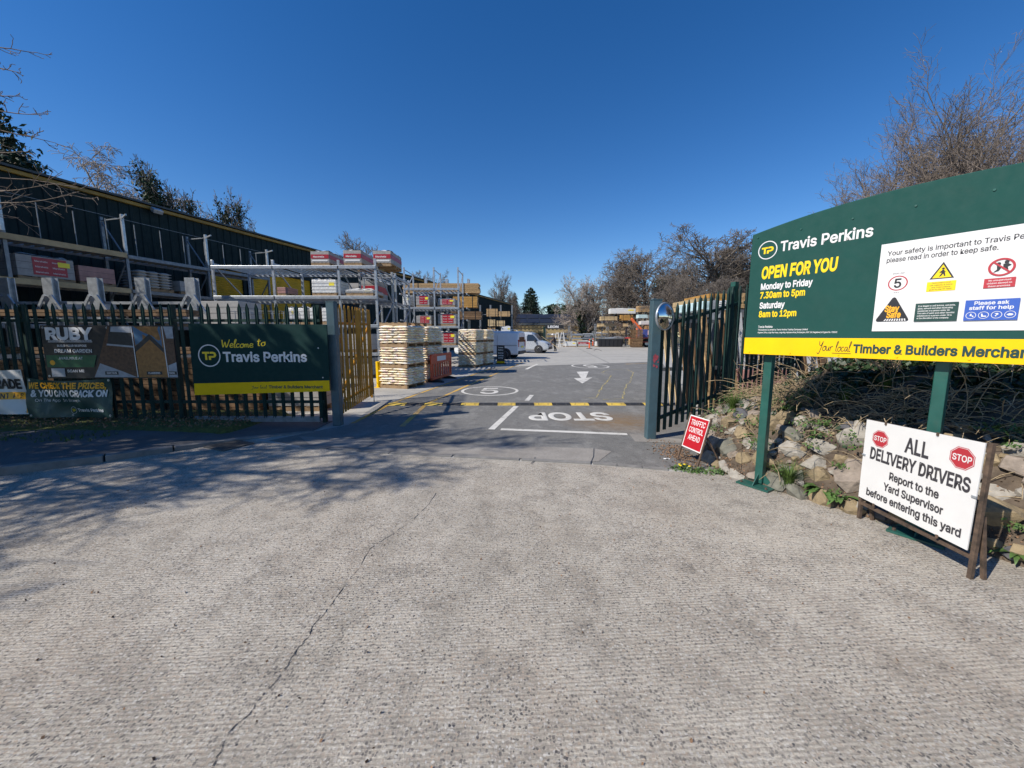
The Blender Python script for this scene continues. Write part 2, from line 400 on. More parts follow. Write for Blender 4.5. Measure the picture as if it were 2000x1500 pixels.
GLY = dict(W=[[(0, 1), (.15, .05), (.32, .7), (.5, .02), (.75, 1.05)]], e=[[(0, .25), (.3, .3), (.28, .48), (.12, .5), (.02, .25), (.12, .02), (.38, .1)]], l=[[(.05, .3), (.2, .95), (.12, 1.05), (.05, .7), (.08, .05), (.22, .05)]], c=[[(.32, .42), (.15, .48), (.02, .25), (.12, .02), (.35, .1)]], o=[[(.2, .48), (.03, .3), (.1, .02), (.3, .05), (.36, .3), (.2, .48), (.4, .46)]], m=[[(0, .45), (.05, .02)], [(.05, .3), (.18, .46), (.22, .02)], [(.22, .3), (.36, .46), (.42, .05), (.5, .05)]], t=[[(.12, .9), (.1, .1), (.25, .03)], [(-.03, .6), (.3, .65)]], Y=[[(0, 1), (.08, .6), (.25, .55), (.38, .9)], [(.42, 1), (.3, .3), (.12, -.35), (-.08, -.2)]], u=[[(0, .45), (.04, .08), (.2, .05), (.3, .42)], [(.3, .45), (.32, .05), (.42, .05)]], r=[[(0, .45), (.04, .02)], [(.04, .3), (.15, .46), (.28, .42)]], a=[[(.32, .42), (.12, .48), (.02, .2), (.14, .02), (.3, .3), (.32, .45), (.34, .05), (.44, .05)]])
ADV = dict(W=.82, e=.4, l=.24, c=.38, o=.42, m=.55, t=.34, Y=.46, u=.44, r=.32, a=.46)
def hand(txt, th):
    # handwriting: each pen stroke becomes a smooth ribbon
    V = []; Fs = []; x = 0.; k = 0
    for ch in txt:
        if ch == ' ': x += .3; continue
        for st in GLY[ch]:
            P_ = [np.array(q, float) for q in st]; n = len(P_); pts = []
            for i in range(n - 1):
                p0, p1, p2, p3 = P_[max(0, i - 1)], P_[i], P_[i + 1], P_[min(n - 1, i + 2)]
                for j in range(6): w = j / 6; pts.append(.5 * ((2 * p1) + (-p0 + p2) * w + (2 * p0 - 5 * p1 + 4 * p2 - p3) * w * w + (-p0 + 3 * p1 - 3 * p2 + p3) * w ** 3))
            pts.append(P_[-1]); b0 = len(V); k += 1
            for i, q in enumerate(pts):
                d = pts[min(len(pts) - 1, i + 1)] - pts[max(0, i - 1)]; d = d / (np.linalg.norm(d) + 1e-9); nn = np.array([-d[1], d[0]]) * th
                for e in (q + nn, q - nn): V.append((x + e[0] + .12 * e[1], e[1], .002 * k + .0004 * i))
            Fs += [(b0 + 2 * i, b0 + 2 * i + 1, b0 + 2 * i + 3, b0 + 2 * i + 2) for i in range(len(pts) - 1)]
        x += ADV[ch]
    return np.array(V), Fs
class Board:
    """flat print on the front (-y) of a board; x to the right, z up"""
    def __init__(s, parent, y0, warp=None): s.p = parent; s.y = y0; s.warp = warp; s.lay = 0
    def put(s, name, V, Fs, m, step=1):
        s.lay += step; mb = MB(); y = s.y - .0002 * s.lay
        mb.add([(q[0], y - (q[2] if len(q) > 2 else 0) + (s.warp(q[0], q[1]) if s.warp else 0), q[1]) for q in V], Fs)
        me = bpy.data.meshes.new(name); me.from_pydata(mb.v, [], mb.f); me.materials.append(MT[m])
        return link(name, me, s.p)
    def text(s, txt, x, z, h, w=None, m='print_white', bold=0., shear=0., align='l'):
        V, Fs = text2d(txt, x, z, h, w, bold, shear, align); return s.put('lettering', V, Fs, m)
    def script(s, txt, x, z, h, w, m, th=.05):
        V, Fs = hand(txt, th); V[:, 0] -= V[:, 0].min(); V *= np.array([w / V[:, 0].max(), h, .005]); V += np.array([x, z, 0]); return s.put('lettering', V, Fs, m)
    def poly(s, pts, m, name='print', n=1):
        if n > 1 and len(pts) == 4:
            V = []; Fs = []; a, b_, c, d = [np.array(q, float) for q in pts]
            for j in range(n + 1):
                for i in range(n + 1):
                    u, v = i / n, j / n; V.append(tuple((a * (1 - u) + b_ * u) * (1 - v) + (d * (1 - u) + c * u) * v))
            for j in range(n):
                for i in range(n): k = j * (n + 1) + i; Fs.append((k, k + 1, k + n + 2, k + n + 1))
            return s.put(name, V, Fs, m)
        return s.put(name, pts, [tuple(range(len(pts)))], m)
    def rect(s, x0, z0, x1, z1, m, name='print', n=1): return s.poly([(x0, z0), (x1, z0), (x1, z1), (x0, z1)], m, name, n)
    def ring(s, x, z, r0, r1, m, n=36, name='ring', a0=0.):
        V = []
        for i in range(n): a = a0 + 2 * math.pi * i / n; V += [(x + r0 * math.cos(a), z + r0 * math.sin(a)), (x + r1 * math.cos(a), z + r1 * math.sin(a))]
        return s.put(name, V, [(2 * i, 2 * i + 1, (2 * i + 3) % (2 * n), (2 * i + 2) % (2 * n)) for i in range(n)], m)
    def disc(s, x, z, r, m, n=32, a0=0., name='print'):
        return s.poly([(x + r * math.cos(a0 + 2 * math.pi * i / n), z + r * math.sin(a0 + 2 * math.pi * i / n)) for i in range(n)], m, name)
    def logo(s, x, z, r):
        s.ring(x, z, r * .9, r, 'print_white', name='emblem_ring')
        k = r * .62
        V = [(-k, .55 * k), (.02 * k, .55 * k), (.02 * k, .27 * k), (-.32 * k, .27 * k), (-.32 * k, -.62 * k), (-.62 * k, -.62 * k), (-.62 * k, .27 * k), (-k, .27 * k)]
        s.poly([(x + a, z + c) for a, c in V], 'text_yellow', 'emblem')
        V = [(.1 * k, .55 * k), (.6 * k, .55 * k), (.88 * k, .45 * k), (1.0 * k, .2 * k), (1.0 * k, .02 * k), (.88 * k, -.2 * k), (.6 * k, -.3 * k), (.22 * k, -.3 * k), (.22 * k, -.62 * k), (-.1 * k, -.62 * k), (-.1 * k, -.04 * k), (.55 * k, -.04 * k), (.66 * k, .02 * k), (.68 * k, .12 * k), (.66 * k, .22 * k), (.55 * k, .27 * k), (.1 * k, .27 * k)]
        s.poly([(x + a, z + c) for a, c in V], 'text_yellow', 'emblem')
# ================================================================== SETTING
def struct(o): o['kind'] = 'structure'; return o
rng = random.Random(7)
EDGE = [(-4.37, 6.15), (-3.2, 5.62), (-1.74, 5.28), (1.07, 4.84), (1.97, 4.6), (2.55, 4.5)]
mb = MB(); mb.poly([(-400, -300), (400, -300), (400, 500), (-400, 500)], -.06); struct(mb.obj('ground', MT['ground']))
mb = MB(); mb.poly([(-25, -12), (25, -12), (25, 4.5)] + [EDGE[-1]] + EDGE[::-1][1:] + [(-5.5, 5.03), (-6.26, 4.5), (-8, 3.2), (-25, -8.5)], 0); road = struct(mb.obj('road', MT['street']))
mb = MB(); mb.poly([(-25, 6.15)] + EDGE + [(3.6, 5.2), (30, 5.2), (34, 80), (-25, 80)], 0.0); yard = struct(mb.obj('yard', MT['slab']))
mb = MB(); mb.poly([(-3.9, 6.0), (-3.2, 5.7), (-1.74, 5.36), (1.07, 4.92), (1.97, 4.68), (2.9, 4.7), (3.3, 6.1), (9.6, 24.7), (.2, 20.7), (-.9, 20.2), (-1.16, 19.35), (-2.65, 11.71), (-3.12, 9.25), (-3.08, 8.6), (-3.09, 7.1)], .004)
struct(mb.obj('access_road', MT['tarmac']))
# worn concrete strip across the mouth of the entrance
mb = MB(); mb.poly([(-3.55, 6.25), (-.79, 5.76), (1.19, 5.56), (1.45, 5.42), (1.16, 4.97), (1.0, 4.95), (-1.7, 5.4), (-3.1, 5.74)], .008); struct(mb.obj('concrete_strip', MT['patch']))
# edging course between street and entrance
for i in range(9):
    u0, u1 = i / 9, (i + 1) / 9 - .004
    def ep(u):
        L = [(-3.2, 5.62), (-1.74, 5.28), (1.07, 4.84), (1.97, 4.6)]; s = u * 3; k = min(2, int(s)); w = s - k
        return Vector((L[k][0] * (1 - w) + L[k + 1][0] * w, L[k][1] * (1 - w) + L[k + 1][1] * w, 0))
    mb = MB(); a, c = ep(u0), ep(u1); mb.bar(a + Vector((0, .06, -.02)), c + Vector((0, .06, -.02)), .09, .065); mb.obj('edging_stone', MT['kerb'], yard)
mb = MB()
def gpoly(pts, w0=.012):
    for i in range(len(pts) - 1):
        a, c = Vector(pts[i]), Vector(pts[i + 1]); n = Vector((-(c - a).y, (c - a).x, 0)).normalized()
        mb.add([a - n * w0, a + n * w0, c + n * w0, c - n * w0], [(0, 1, 2, 3)])
cr = [P(x, y, .003) for x, y in ((852, 962), (838, 985), (800, 1020), (770, 1040), (722, 1072), (700, 1110), (660, 1160), (640, 1190), (612, 1222), (605, 1240), (585, 1262), (560, 1300), (530, 1340), (505, 1368), (490, 1392), (450, 1425), (428, 1470), (415, 1500))]
pts = []
for i in range(len(cr) - 1):
    for k in range(5):
        q = cr[i].lerp(cr[i + 1], k / 5); pts.append(q + Vector((rng.uniform(-.006, .006), rng.uniform(-.006, .006), 0)))
for i in range(len(pts) - 1):
    if rng.random() < .9:
        w = rng.uniform(.0008, .0028); gpoly([pts[i], pts[i + 1]], w)
mb.obj('crack', MT['print_dark'], road)
mb = MB()
for a, c in (((735, 862), (718, 872)), ((1045, 893), (1037, 905)), ((1160, 876), (1153, 906)), ((1372, 0), (0, 0))):
    if a[1]: gpoly([P(*a, .011), P(*((a[0] + c[0]) / 2 + 3, (a[1] + c[1]) / 2), .011), P(*c, .011)], .006)
mb.obj('crack', MT['print_dark'], yard)
# ---- slab joints
mb = MB()
for pa, pc in (((1385, 668), (1395, 706)),):
    pass
gpoly([Vector((13.2, 26, .003)), Vector((15.8, 60, .003))], .03); gpoly([Vector((-2, 31, .003)), Vector((24, 37, .003))], .02); gpoly([Vector((2, 45, .003)), Vector((24, 50, .003))], .02)
gpoly([Vector((5.9, 23.4, .003)), Vector((9.5, 60, .003))], .02)
mb.obj('slab_joint', MT['print_dark'], yard)
# ---- painted markings
def strip(pts, w, z=.008, wob=0.):
    global mb
    mb = MB(); q = [Vector((p_[0] + rng.uniform(-wob, wob), p_[1] + rng.uniform(-wob, wob), z)) for p_ in pts]
    L = []
    for i in range(len(q)):
        a = q[max(0, i - 1)]; c = q[min(len(q) - 1, i + 1)]; n = Vector((-(c - a).y, (c - a).x, 0)).normalized() * w / 2; L += [q[i] + n, q[i] - n]
    mb.add(L, [(2 * i, 2 * i + 1, 2 * i + 3, 2 * i + 2) for i in range(len(q) - 1)]); return mb
def dens(pts, n=6):
    o = []
    for i in range(len(pts) - 1):
        for k in range(n): o.append((pts[i][0] + (pts[i + 1][0] - pts[i][0]) * k / n, pts[i][1] + (pts[i + 1][1] - pts[i][1]) * k / n))
    return o + [pts[-1]]
def marking(m, name='painted_line'): return struct(mb.obj(name, MT[m]))
strip([(-3.05, 7.2), (-3.0, 8.6), (-2.98, 9.25), (-2.55, 11.71), (-1.8, 15.5), (-1.1, 19.2)], .09); marking('line_yellow')
strip([(-2.03, 6.95), (-2.1, 9.25), (-1.57, 12.29), (-.5, 17.8), (.63, 23.73)], .1); marking('line_yellow')
strip([(-.37, 6.72), (.1, 8.98)], .12); marking('line_white')
strip([(.38, 9.75), (.56, 10.7)], .12); marking('line_white')
strip([(-.2, 6.73), (.9, 6.56), (1.96, 6.38)], .13); marking('line_white')
strip([(-3.3, 7.35), (-2.6, 9.1), (-2.0, 10.4)], .0)
strip([(6.6, 22.3), (9.2, 23.6)], .12); marking('line_yellow')
strip([(.7, 18.9), (1.0, 20.3), (1.5, 22.4)], .16); marking('line_white')
def circle5(cx, cy, rx, ry, flip):
    n = 44; global mb
    mb = MB(); V = []
    for i in range(n):
        a = 2 * math.pi * i / n
        for k in (1, .9): V.append((cx + rx * k * math.cos(a), cy + ry * k * math.sin(a), .008))
    mb.add(V, [(2 * i, 2 * i + 1, (2 * i + 3) % (2 * n), (2 * i + 2) % (2 * n)) for i in range(n)]); marking('line_white', 'painted_circle')
    mb = MB(); V, Fs = text2d('5', -.27 * rx / .86, -.62 * ry, ry * 1.22, rx * .62, .01)
    s = -1 if flip else 1
    mb.add([(cx + s * q[0], cy + s * q[1], .008 + q[2] * 2) for q in V], Fs); marking('line_white', 'painted_number')
circle5(-.67, 11.55, .87, .97, False); circle5(4.25, 20.9, 1.0, 1.5, True)
mb = MB(); V, Fs = text2d('STOP', 0, 0, .72, 1.72, .03)
mb.add([(2.06 - q[0], 8.2 - q[1], .008 + q[2] * 2) for q in V], Fs); marking('line_white', 'painted_word')
mb = MB(); mb.poly([(2.45, 13.3), (3.2, 15.2), (2.92, 15.1), (3.55, 17.75), (2.98, 17.7), (2.72, 15.05), (2.42, 14.95)], .008); marking('line_white', 'painted_arrow')
strip(dens([(4.76, 18.77), (4.0, 17.2), (4.15, 16.0), (3.85, 15.1), (3.5, 14.0), (2.9, 12.3), (2.5, 11.0), (2.23, 10.16), (1.95, 10.3)]), .038, wob=.03); marking('line_thin')
strip(dens([(4.76, 18.77), (5.6, 18.7), (5.5, 17.3), (4.9, 15.6), (4.3, 13.9), (3.74, 12.54), (3.2, 10.9), (2.95, 10.1), (2.4, 9.95)]), .038, wob=.03); marking('line_thin')
# white puddle-like splashes on the tarmac
for k, (cx, cy, rx, ry) in enumerate([(-.4, 6.1, .75, .16), (.4, 5.98, .45, .12), (-2.4, 7.2, .35, .1), (3.1, 6.0, .12, .05)]):
    pass
# ---- speed hump of bolted rubber modules
sh = thing('speed_hump', 'low black and yellow rubber speed hump crossing the entrance', 'speed hump', (0, 9.25, 0))
modl = .4425; x = -3.0
prof = [(-.17, .004), (-.15, .018), (-.05, .036), (.05, .036), (.15, .018), (.17, .004)]
k = 0
while x < 3.9:
    mb = MB(); w = .43; mb.prism(prof, x, x + w, 'yz')
    yel = k % 2 == 0
    o = mb.obj('module', MT['bump_yellow' if yel else 'black_rubber'], sh, bevel=.004)
    for bx in (.1, .33):
        for by in (-.1,):
            mb = MB(); mb.lathe([(.0, .012), (.016, .012), (.02, 0)], 8, (x + bx, by, .022)); mb.obj('bolt', MT['iron'], o)
    x += modl; k += 1
# ---- pavement, kerb and verge on the left
KP = [(-3.5, 6.62, .012), (-4.37, 6.15, .03), (-5.0, 5.5, .07), (-5.5, 5.03, .09), (-6.26, 4.5, .11), (-8, 3.2, .11), (-10.5, 1.4, .11)]
IN = [(-3.5, 7.4), (-4.5, 7.4), (-5.6, 7.4), (-6.6, 7.4), (-8.2, 7.4), (-10.5, 7.4), (-15, 7.4)]
mb = MB(); V = []
for (a, c, z), (e, g) in zip(KP, IN): V += [(a, c, z - .003), (e, g, z - .003)]
mb.add(V, [(2 * i, 2 * i + 2, 2 * i + 3, 2 * i + 1) for i in range(len(KP) - 1)]); pav = struct(mb.obj('pavement', MT['pavement']))
for i in range(len(KP) - 1):
    a, c = Vector(KP[i]), Vector(KP[i + 1]); n = max(1, round((c - a).length / .8))
    for j in range(n):
        q0, q1 = a.lerp(c, j / n), a.lerp(c, (j + 1) / n - .012); d = (q1 - q0).normalized(); nr = Vector((d.y, -d.x, 0)) * -.06
        mb = MB(); hgt = (q0.z + q1.z) / 2 + .1
        mb.bar(q0 + nr - Vector((0, 0, hgt / 2 - .004)) , q1 + nr - Vector((0, 0, hgt / 2 - .004)), .12, hgt); mb.obj('kerb_stone', MT['kerb'], pav, bevel=.012)
# soil and moss strip at the fence foot
V = []; Fs = []
nx, ny = 60, 8
for j in range(ny + 1):
    for i in range(nx + 1):
        u, v = i / nx, j / ny; X = -12 + 7.4 * u; Y = 6.1 + 1.9 * v - .75 * (1 - v) * max(0, .75 - u)
        V.append((X, Y, .085 + .09 * math.sin(v * 2.6) * (.5 + .5 * (1 - u)) + rng.uniform(-.012, .012) - (.1 if u > .97 or j == 0 else 0)))
for j in range(ny):
    for i in range(nx): q = j * (nx + 1) + i; Fs.append((q, q + 1, q + nx + 2, q + nx + 1))
verge = struct(link('verge', np_mesh('verge', V, Fs, MT['moss'], True)))
# ---- drain grate
dg = thing('drain_grate', 'dark iron gully grate beside the kerb near the green gate', 'drain grate', (-4.33, 5.72, .004), R(-24))
mb = MB(); [mb.box(c, d) for c, d in (((0, -.2, .006), (.5, .04, .02)), ((0, .2, .006), (.5, .04, .02)), ((-.23, 0, .006), (.04, .36, .02)), ((.23, 0, .006), (.04, .36, .02)))]
mb.obj('frame', MT['iron'], dg)
for i in range(9): mb = MB(); mb.bar((-.18 + i * .045 - .02, -.18, .007), (-.18 + i * .045 + .02, .18, .007), .018, .02); mb.obj('grate_bar', MT['iron'], dg)
mb = MB(); mb.box((0, 0, -.0), (.42, .36, .004)); mb.obj('pit', MT['print_black'], dg)
# ------------------------------------------------------------------ warehouse along the left
WA = P(100, 350, 6.8); WB = P(605, 487, 6.8); wd = Vector((WB.x - WA.x, WB.y - WA.y, 0)).normalized(); wth = math.atan2(wd.y, wd.x)
wn = Vector((wd.y, -wd.x, 0)); WO = Vector((WA.x, WA.y, 0))
def wall_s(x, y):                           # pixel -> (along wall, height)
    d = Vector(ray(x, y)); t = (WO - Vector((0, 0, H))).dot(wn) / d.dot(wn); q = Vector((0, 0, H)) + d * t - WO; return q.dot(wd), q.z
WL = wall_s(1000, 595)[0]; W0 = -13.
wh = thing('warehouse', 'long dark green corrugated warehouse with yellow gutter along the left side of the yard', 'building', WO, wth)
mb = MB(); V = []; per = .33; xs = []
x = W0
while x < WL:
    for a, y in ((0, 0), (.19, 0), (.215, -.035), (.305, -.035)): xs.append((x + a, y))
    x += per
for x, y in xs: V += [(x, y, 0), (x, y, 6.7)]
mb.add(V, [(2 * i, 2 * i + 2, 2 * i + 3, 2 * i + 1) for i in range(len(xs) - 1)]); mb.obj('wall', MT['clad_dark'], wh)
mb = MB(); mb.box((W0, 4.5, 3.35), (.1, 9, 6.7)); mb.box((WL, 4.5, 3.35), (.1, 9, 6.7)); mb.box(((W0 + WL) / 2, 9, 3.35), (WL - W0, .1, 6.7)); mb.obj('wall', MT['clad_dark'], wh)
mb = MB(); mb.bar((W0 - .2, -.07, 6.7), (WL + .15, -.07, 6.7), .12, .13); mb.obj('gutter', MT['gutter_yellow'], wh, bevel=.02)
mb = MB(); L = WL - W0 + .5; xm = (W0 + WL) / 2
mb.prism([(-.2, 6.79), (4.5, 7.3), (9.2, 6.79), (9.2, 6.86), (4.5, 7.38), (-.2, 6.86)], xm - L / 2, xm + L / 2, 'yz'); mb.obj('roof', MT['roof_dark'], wh)
def shutter(s0, s1, z1):
    mb = MB(); V = []; n = int(z1 / .09)
    for k in range(n * 2 + 1):
        z = z1 * k / (2 * n); y = -.06 - (.03 if k % 2 else 0); V += [(s0, y, z), (s1, y, z)]
    mb.add(V, [(2 * i, 2 * i + 1, 2 * i + 3, 2 * i + 2) for i in range(2 * n)]); o = mb.obj('roller_shutter', MT['shutter'], wh)
    mb = MB(); mb.box(((s0 + s1) / 2, -.1, z1 + .1), (s1 - s0 + .3, .12, .2)); mb.box((s0 - .08, -.1, z1 / 2), (.16, .12, z1)); mb.box((s1 + .08, -.1, z1 / 2), (.16, .12, z1)); mb.obj('door_frame', MT['clad_dark'], o)
sa = wall_s(408, 600)[0]; sb = wall_s(475, 600)[0]; sc = wall_s(489, 600)[0]; sd = wall_s(606, 600)[0]
shutter(sa, sb, wall_s(440, 528)[1]); shutter(sc, sd, wall_s(520, 535)[1])
s0, z0 = wall_s(297, 413)
fl = thing('flood_light', 'small floodlight fixed under the yellow gutter of the warehouse', 'floodlight', WO + wd * s0 + Vector((0, 0, z0)) + wn * .1, wth)
mb = MB(); mb.box((0, -.18, .0), (.34, .22, .16), Matrix.Rotation(R(35), 3, 'X')); mb.obj('housing', MT['galv'], fl, bevel=.02)
mb = MB(); mb.bar((0, 0, .02), (0, -.15, .02), .05); mb.obj('bracket', MT['galv_dark'], fl)
# ------------------------------------------------------------------ far building with solar roof
fb0 = D(978, 634, 76); fe = fb0.z; fr = D(1000, 615, 81).z
fb = thing('yard_office', 'low yellow brick building with solar panels on its roof behind the far fence', 'building', (fb0.x, 76, 0))
mb = MB(); mb.box((15.5, 5, fe / 2 - .2), (31, 10, fe - .4)); mb.obj('wall', MT['brick_yellow'], fb)
mb = MB(); mb.box((15.5, -.05, fe - .32), (31.4, .2, .36)); mb.obj('fascia', MT['timber_pale'], fb)
for i in range(40): mb = MB(); mb.box((.5 + i * .77, -.2, fe - .42), (.3, .1, .3)); mb.obj('bracket', MT['brick_yellow'], fb)
mb = MB(); mb.prism([(-.4, fe - .1), (5, fr), (10.4, fe - .1), (10.4, fe + .05), (5, fr + .15), (-.4, fe + .05)], -.4, 31.4, 'yz'); rf = mb.obj('roof', MT['roof_dark'], fb)
sl = math.atan2(fr - fe + .1, 5.4)
mb = MB(); mb.box((0, 0, 0), (2.3, 2.3, .05)); pm = mb.mesh('solar_panel', MT['solar'])
for i in range(12):
    for j in range(2):
        y = 1.1 + j * 2.45; link('solar_panel', pm, rf, (1.6 + i * 2.42, y, fe + .05 + (y + .4) * math.tan(sl) + .1), (sl, 0, 0))
for i in range(6): mb = MB(); mb.box((3 + i * 4.6, -.02, 1.6), (1.4, .1, 1.1)); w_ = mb.obj('window', MT['glass'], fb); mb = MB(); mb.box((3 + i * 4.6, -.06, 1.02), (1.6, .2, .08)); mb.obj('sill', MT['white'], w_)
# ------------------------------------------------------------------ stone-faced bank on the right
BP = [(4.1, 8.2), (3.55, 7.35), (3.05, 6.6), (2.75, 5.9), (2.62, 5.3), (2.56, 4.8), (2.62, 4.42), (2.82, 4.05), (3.08, 3.68), (3.42, 3.15), (3.72, 2.6), (4.05, 1.9), (4.4, 1.0), (4.7, 0), (5.0, -1.5), (5.2, -4)]
BC = Vector((11.5, 4.6, 0))
def catmull(P_, u):
    n = len(P_) - 1; s = min(max(u, 0), .99999) * n; k = int(s); w = s - k
    g = lambda i: Vector((*P_[min(max(i, 0), n)][:2], 0)); p0, p1, p2, p3 = g(k - 1), g(k), g(k + 1), g(k + 2)
    return .5 * ((2 * p1) + (-p0 + p2) * w + (2 * p0 - 5 * p1 + 4 * p2 - p3) * w * w + (-p0 + 3 * p1 - 3 * p2 + p3) * w ** 3)
PR = [(0, -.03), (.06, .07), (.28, .34), (.5, .58), (.75, .76), (1.2, .98), (2, 1.32), (3, 1.62), (5, 1.9), (9, 2.2), (14, 2.4)]
def prof_z(d):
    for (a, b_), (c, e) in zip(PR, PR[1:]):
        if d <= c: return b_ + (e - b_) * (d - a) / (c - a)
    return PR[-1][1]
def hsh(a, b_): v = math.sin(a * 12.9898 + b_ * 78.233) * 43758.5453; return v - math.floor(v)
def vn(x, y):
    i, j = math.floor(x), math.floor(y); u, v = x - i, y - j; u = u * u * (3 - 2 * u); v = v * v * (3 - 2 * v)
    return (hsh(i, j) * (1 - u) + hsh(i + 1, j) * u) * (1 - v) + (hsh(i, j + 1) * (1 - u) + hsh(i + 1, j + 1) * u) * v - .5
def bank(u, d):
    b_ = catmull(BP, u); dr = (BC - b_); L = dr.length; q = b_ + dr * (d / L)
    z = prof_z(d) * (.55 + .45 * min(1, max(0, (u - .02) / .25))) if u < .27 else prof_z(d)
    z += (vn(q.x * 3.1, q.y * 3.1) * .16 + vn(q.x * 9, q.y * 9) * .06) * min(1, d * 2.5)
    return Vector((q.x, q.y, z))
DS = [0, .03, .07, .13, .2, .28, .37, .46, .56, .66, .76, .88, 1.02, 1.2, 1.4, 1.65, 1.9, 2.2, 2.6, 3, 3.5, 4.2, 5, 6, 7]
nu = 170; V = [bank(i / nu, d) for i in range(nu + 1) for d in DS]; nd = len(DS)
Fs = [(i * nd + j, i * nd + j + 1, (i + 1) * nd + j + 1, (i + 1) * nd + j) for i in range(nu) for j in range(nd - 1)]
bk = struct(link('bank', np_mesh('bank', V, Fs, MT['soil'], True)))
# stones: prototypes are convex hulls, every stone an object
SM = []
for mi, mk in enumerate(('st_light', 'st_tan', 'st_slate', 'st_green', 'st_pink', 'st_tan', 'st_light')):
    for q in range(3):
        bm = bmesh.new(); rr = random.Random(mi * 10 + q)
        for _ in range(15):
            v = Vector((rr.gauss(0, 1), rr.gauss(0, 1), rr.gauss(0, 1))).normalized()
            k = max(abs(v.x), abs(v.y), abs(v.z)); v = v * (.55 + .45 / k * .8)
            bm.verts.new((v.x * .5, v.y * .5, v.z * .5))
        r_ = bmesh.ops.convex_hull(bm, input=bm.verts[:]); bmesh.ops.delete(bm, geom=[g for g in r_['geom_interior'] if isinstance(g, bmesh.types.BMVert)], context='VERTS')
        me = bpy.data.meshes.new('stone'); bm.to_mesh(me); bm.free(); me.materials.append(MT[mk]); SM.append(me)
rr = random.Random(5); nst = 0
row_d = [.05, .2, .35, .5, .65, .8]
for k, d0 in enumerate(row_d):
    u = .17 + rr.uniform(0, .01)
    while u < .80:
        sz = rr.uniform(.13, .3) * (1.12 if k in (1, 2, 3) else .9)
        q0 = bank(u, d0); q1 = bank(u + .01, d0); dl = (q1 - q0).length / .01
        u += sz * .5 / dl
        if not (k >= 4 and rr.random() < .35) and not (u < .3 and k == 0 and rr.random() < .5):
            d = max(.03, d0 + rr.uniform(-.03, .03)); c = bank(u, d); up_ = bank(u, d + .06) - bank(u, max(0, d - .06)); al = bank(u + .01, d) - bank(u - .01, d)
            x_ = al.normalized(); n_ = x_.cross(up_).normalized()
            if n_.z < 0: n_ = -n_
            y_ = n_.cross(x_); M_ = Matrix((x_, y_, n_)).transposed().to_euler()
            o = link('stone', rr.choice(SM), bk, c + n_ * sz * .02, (M_.x + rr.uniform(-.15, .15), M_.y + rr.uniform(-.15, .15), M_.z + rr.uniform(-.2, .2)), (sz * 1.12, sz * rr.uniform(.7, .95), sz * rr.uniform(.5, .75)))
            nst += 1
        u += sz * .4 / dl
for _ in range(170):
    u = rr.uniform(.17, .8); d = rr.uniform(.04, .85); c = bank(u, d); sz = rr.uniform(.06, .13)
    link('stone', rr.choice(SM), bk, c + Vector((0, 0, sz * .1)), (rr.uniform(-.6, .6), rr.uniform(-.6, .6), rr.uniform(0, 6)), (sz * 1.2, sz, sz * .8)); nst += 1
print('stones', nst)
# ================================================================== FENCES, GATES, SIGNS
def picket_mesh(h, m):
    xs = [-.034, -.019, 0, .019, .034]; ys = [0, -.02, -.008, -.02, 0]; V = []
    for z, k in ((0, 1), (h - .09, 1), (h, .12)): V += [(x * k, y * (.4 + .6 * k), z) for x, y in zip(xs, ys)]
    mb = MB(); mb.add(V, [(r * 5 + i, r * 5 + i + 1, r * 5 + i + 6, r * 5 + i + 5) for r in range(2) for i in range(4)])
    V2 = [(x, y + .004, z) for x, y, z in V]; mb.add(V2, [(r * 5 + i, r * 5 + i + 5, r * 5 + i + 6, r * 5 + i + 1) for r in range(2) for i in range(4)])
    me = bpy.data.meshes.new('picket'); me.from_pydata(mb.v, [], mb.f); me.materials.append(MT[m]); return me
def palisade(name, label, cat, a, b, z0a, z0b, h, sp, m, rails, posts=(), post_h=None):
    a = Vector((*a, 0)); b = Vector((*b, 0)); L = (b - a).length; d = (b - a) / L
    t = thing(name, label, cat, a, math.atan2(d.y, d.x)); pm = picket_mesh(h, m); n = int(L / sp); r = random.Random(len(label))
    for i in range(n + 1):
        u = i * sp / L; o = link('picket', pm, t, (i * sp, -.03, z0a + (z0b - z0a) * u), (R(r.uniform(-.6, .6)), R(r.uniform(-.8, .8)), R(r.uniform(-4, 4))))
    for z in rails:
        mb = MB(); mb.bar((0, .0, z + z0a), (L, .0, z + z0b), .045, .05); mb.obj('rail', MT[m], t)
    for p_ in posts:
        mb = MB(); hh = post_h or h + .1; zz = z0a + (z0b - z0a) * p_ / L; mb.box((p_, .07, zz + (hh - .12) / 2 - .05), (.06, .09, hh - .02)); mb.obj('post', MT[m], t)
    return t
lf = palisade('palisade_fence', 'dark green steel palisade fence behind the banners on the left', 'fence', (-11.6, 7.0), (-3.45, 7.0), .16, .16, 2.08, .172, 'fence_green', (.3, 1.78), (.05, 2.75, 5.45, 8.1))
mb = MB(); mb.box((6.9, -.02, .14), (2.3, .05, .1)); mb.obj('bottom_plate', MT['galv_dark'], lf)
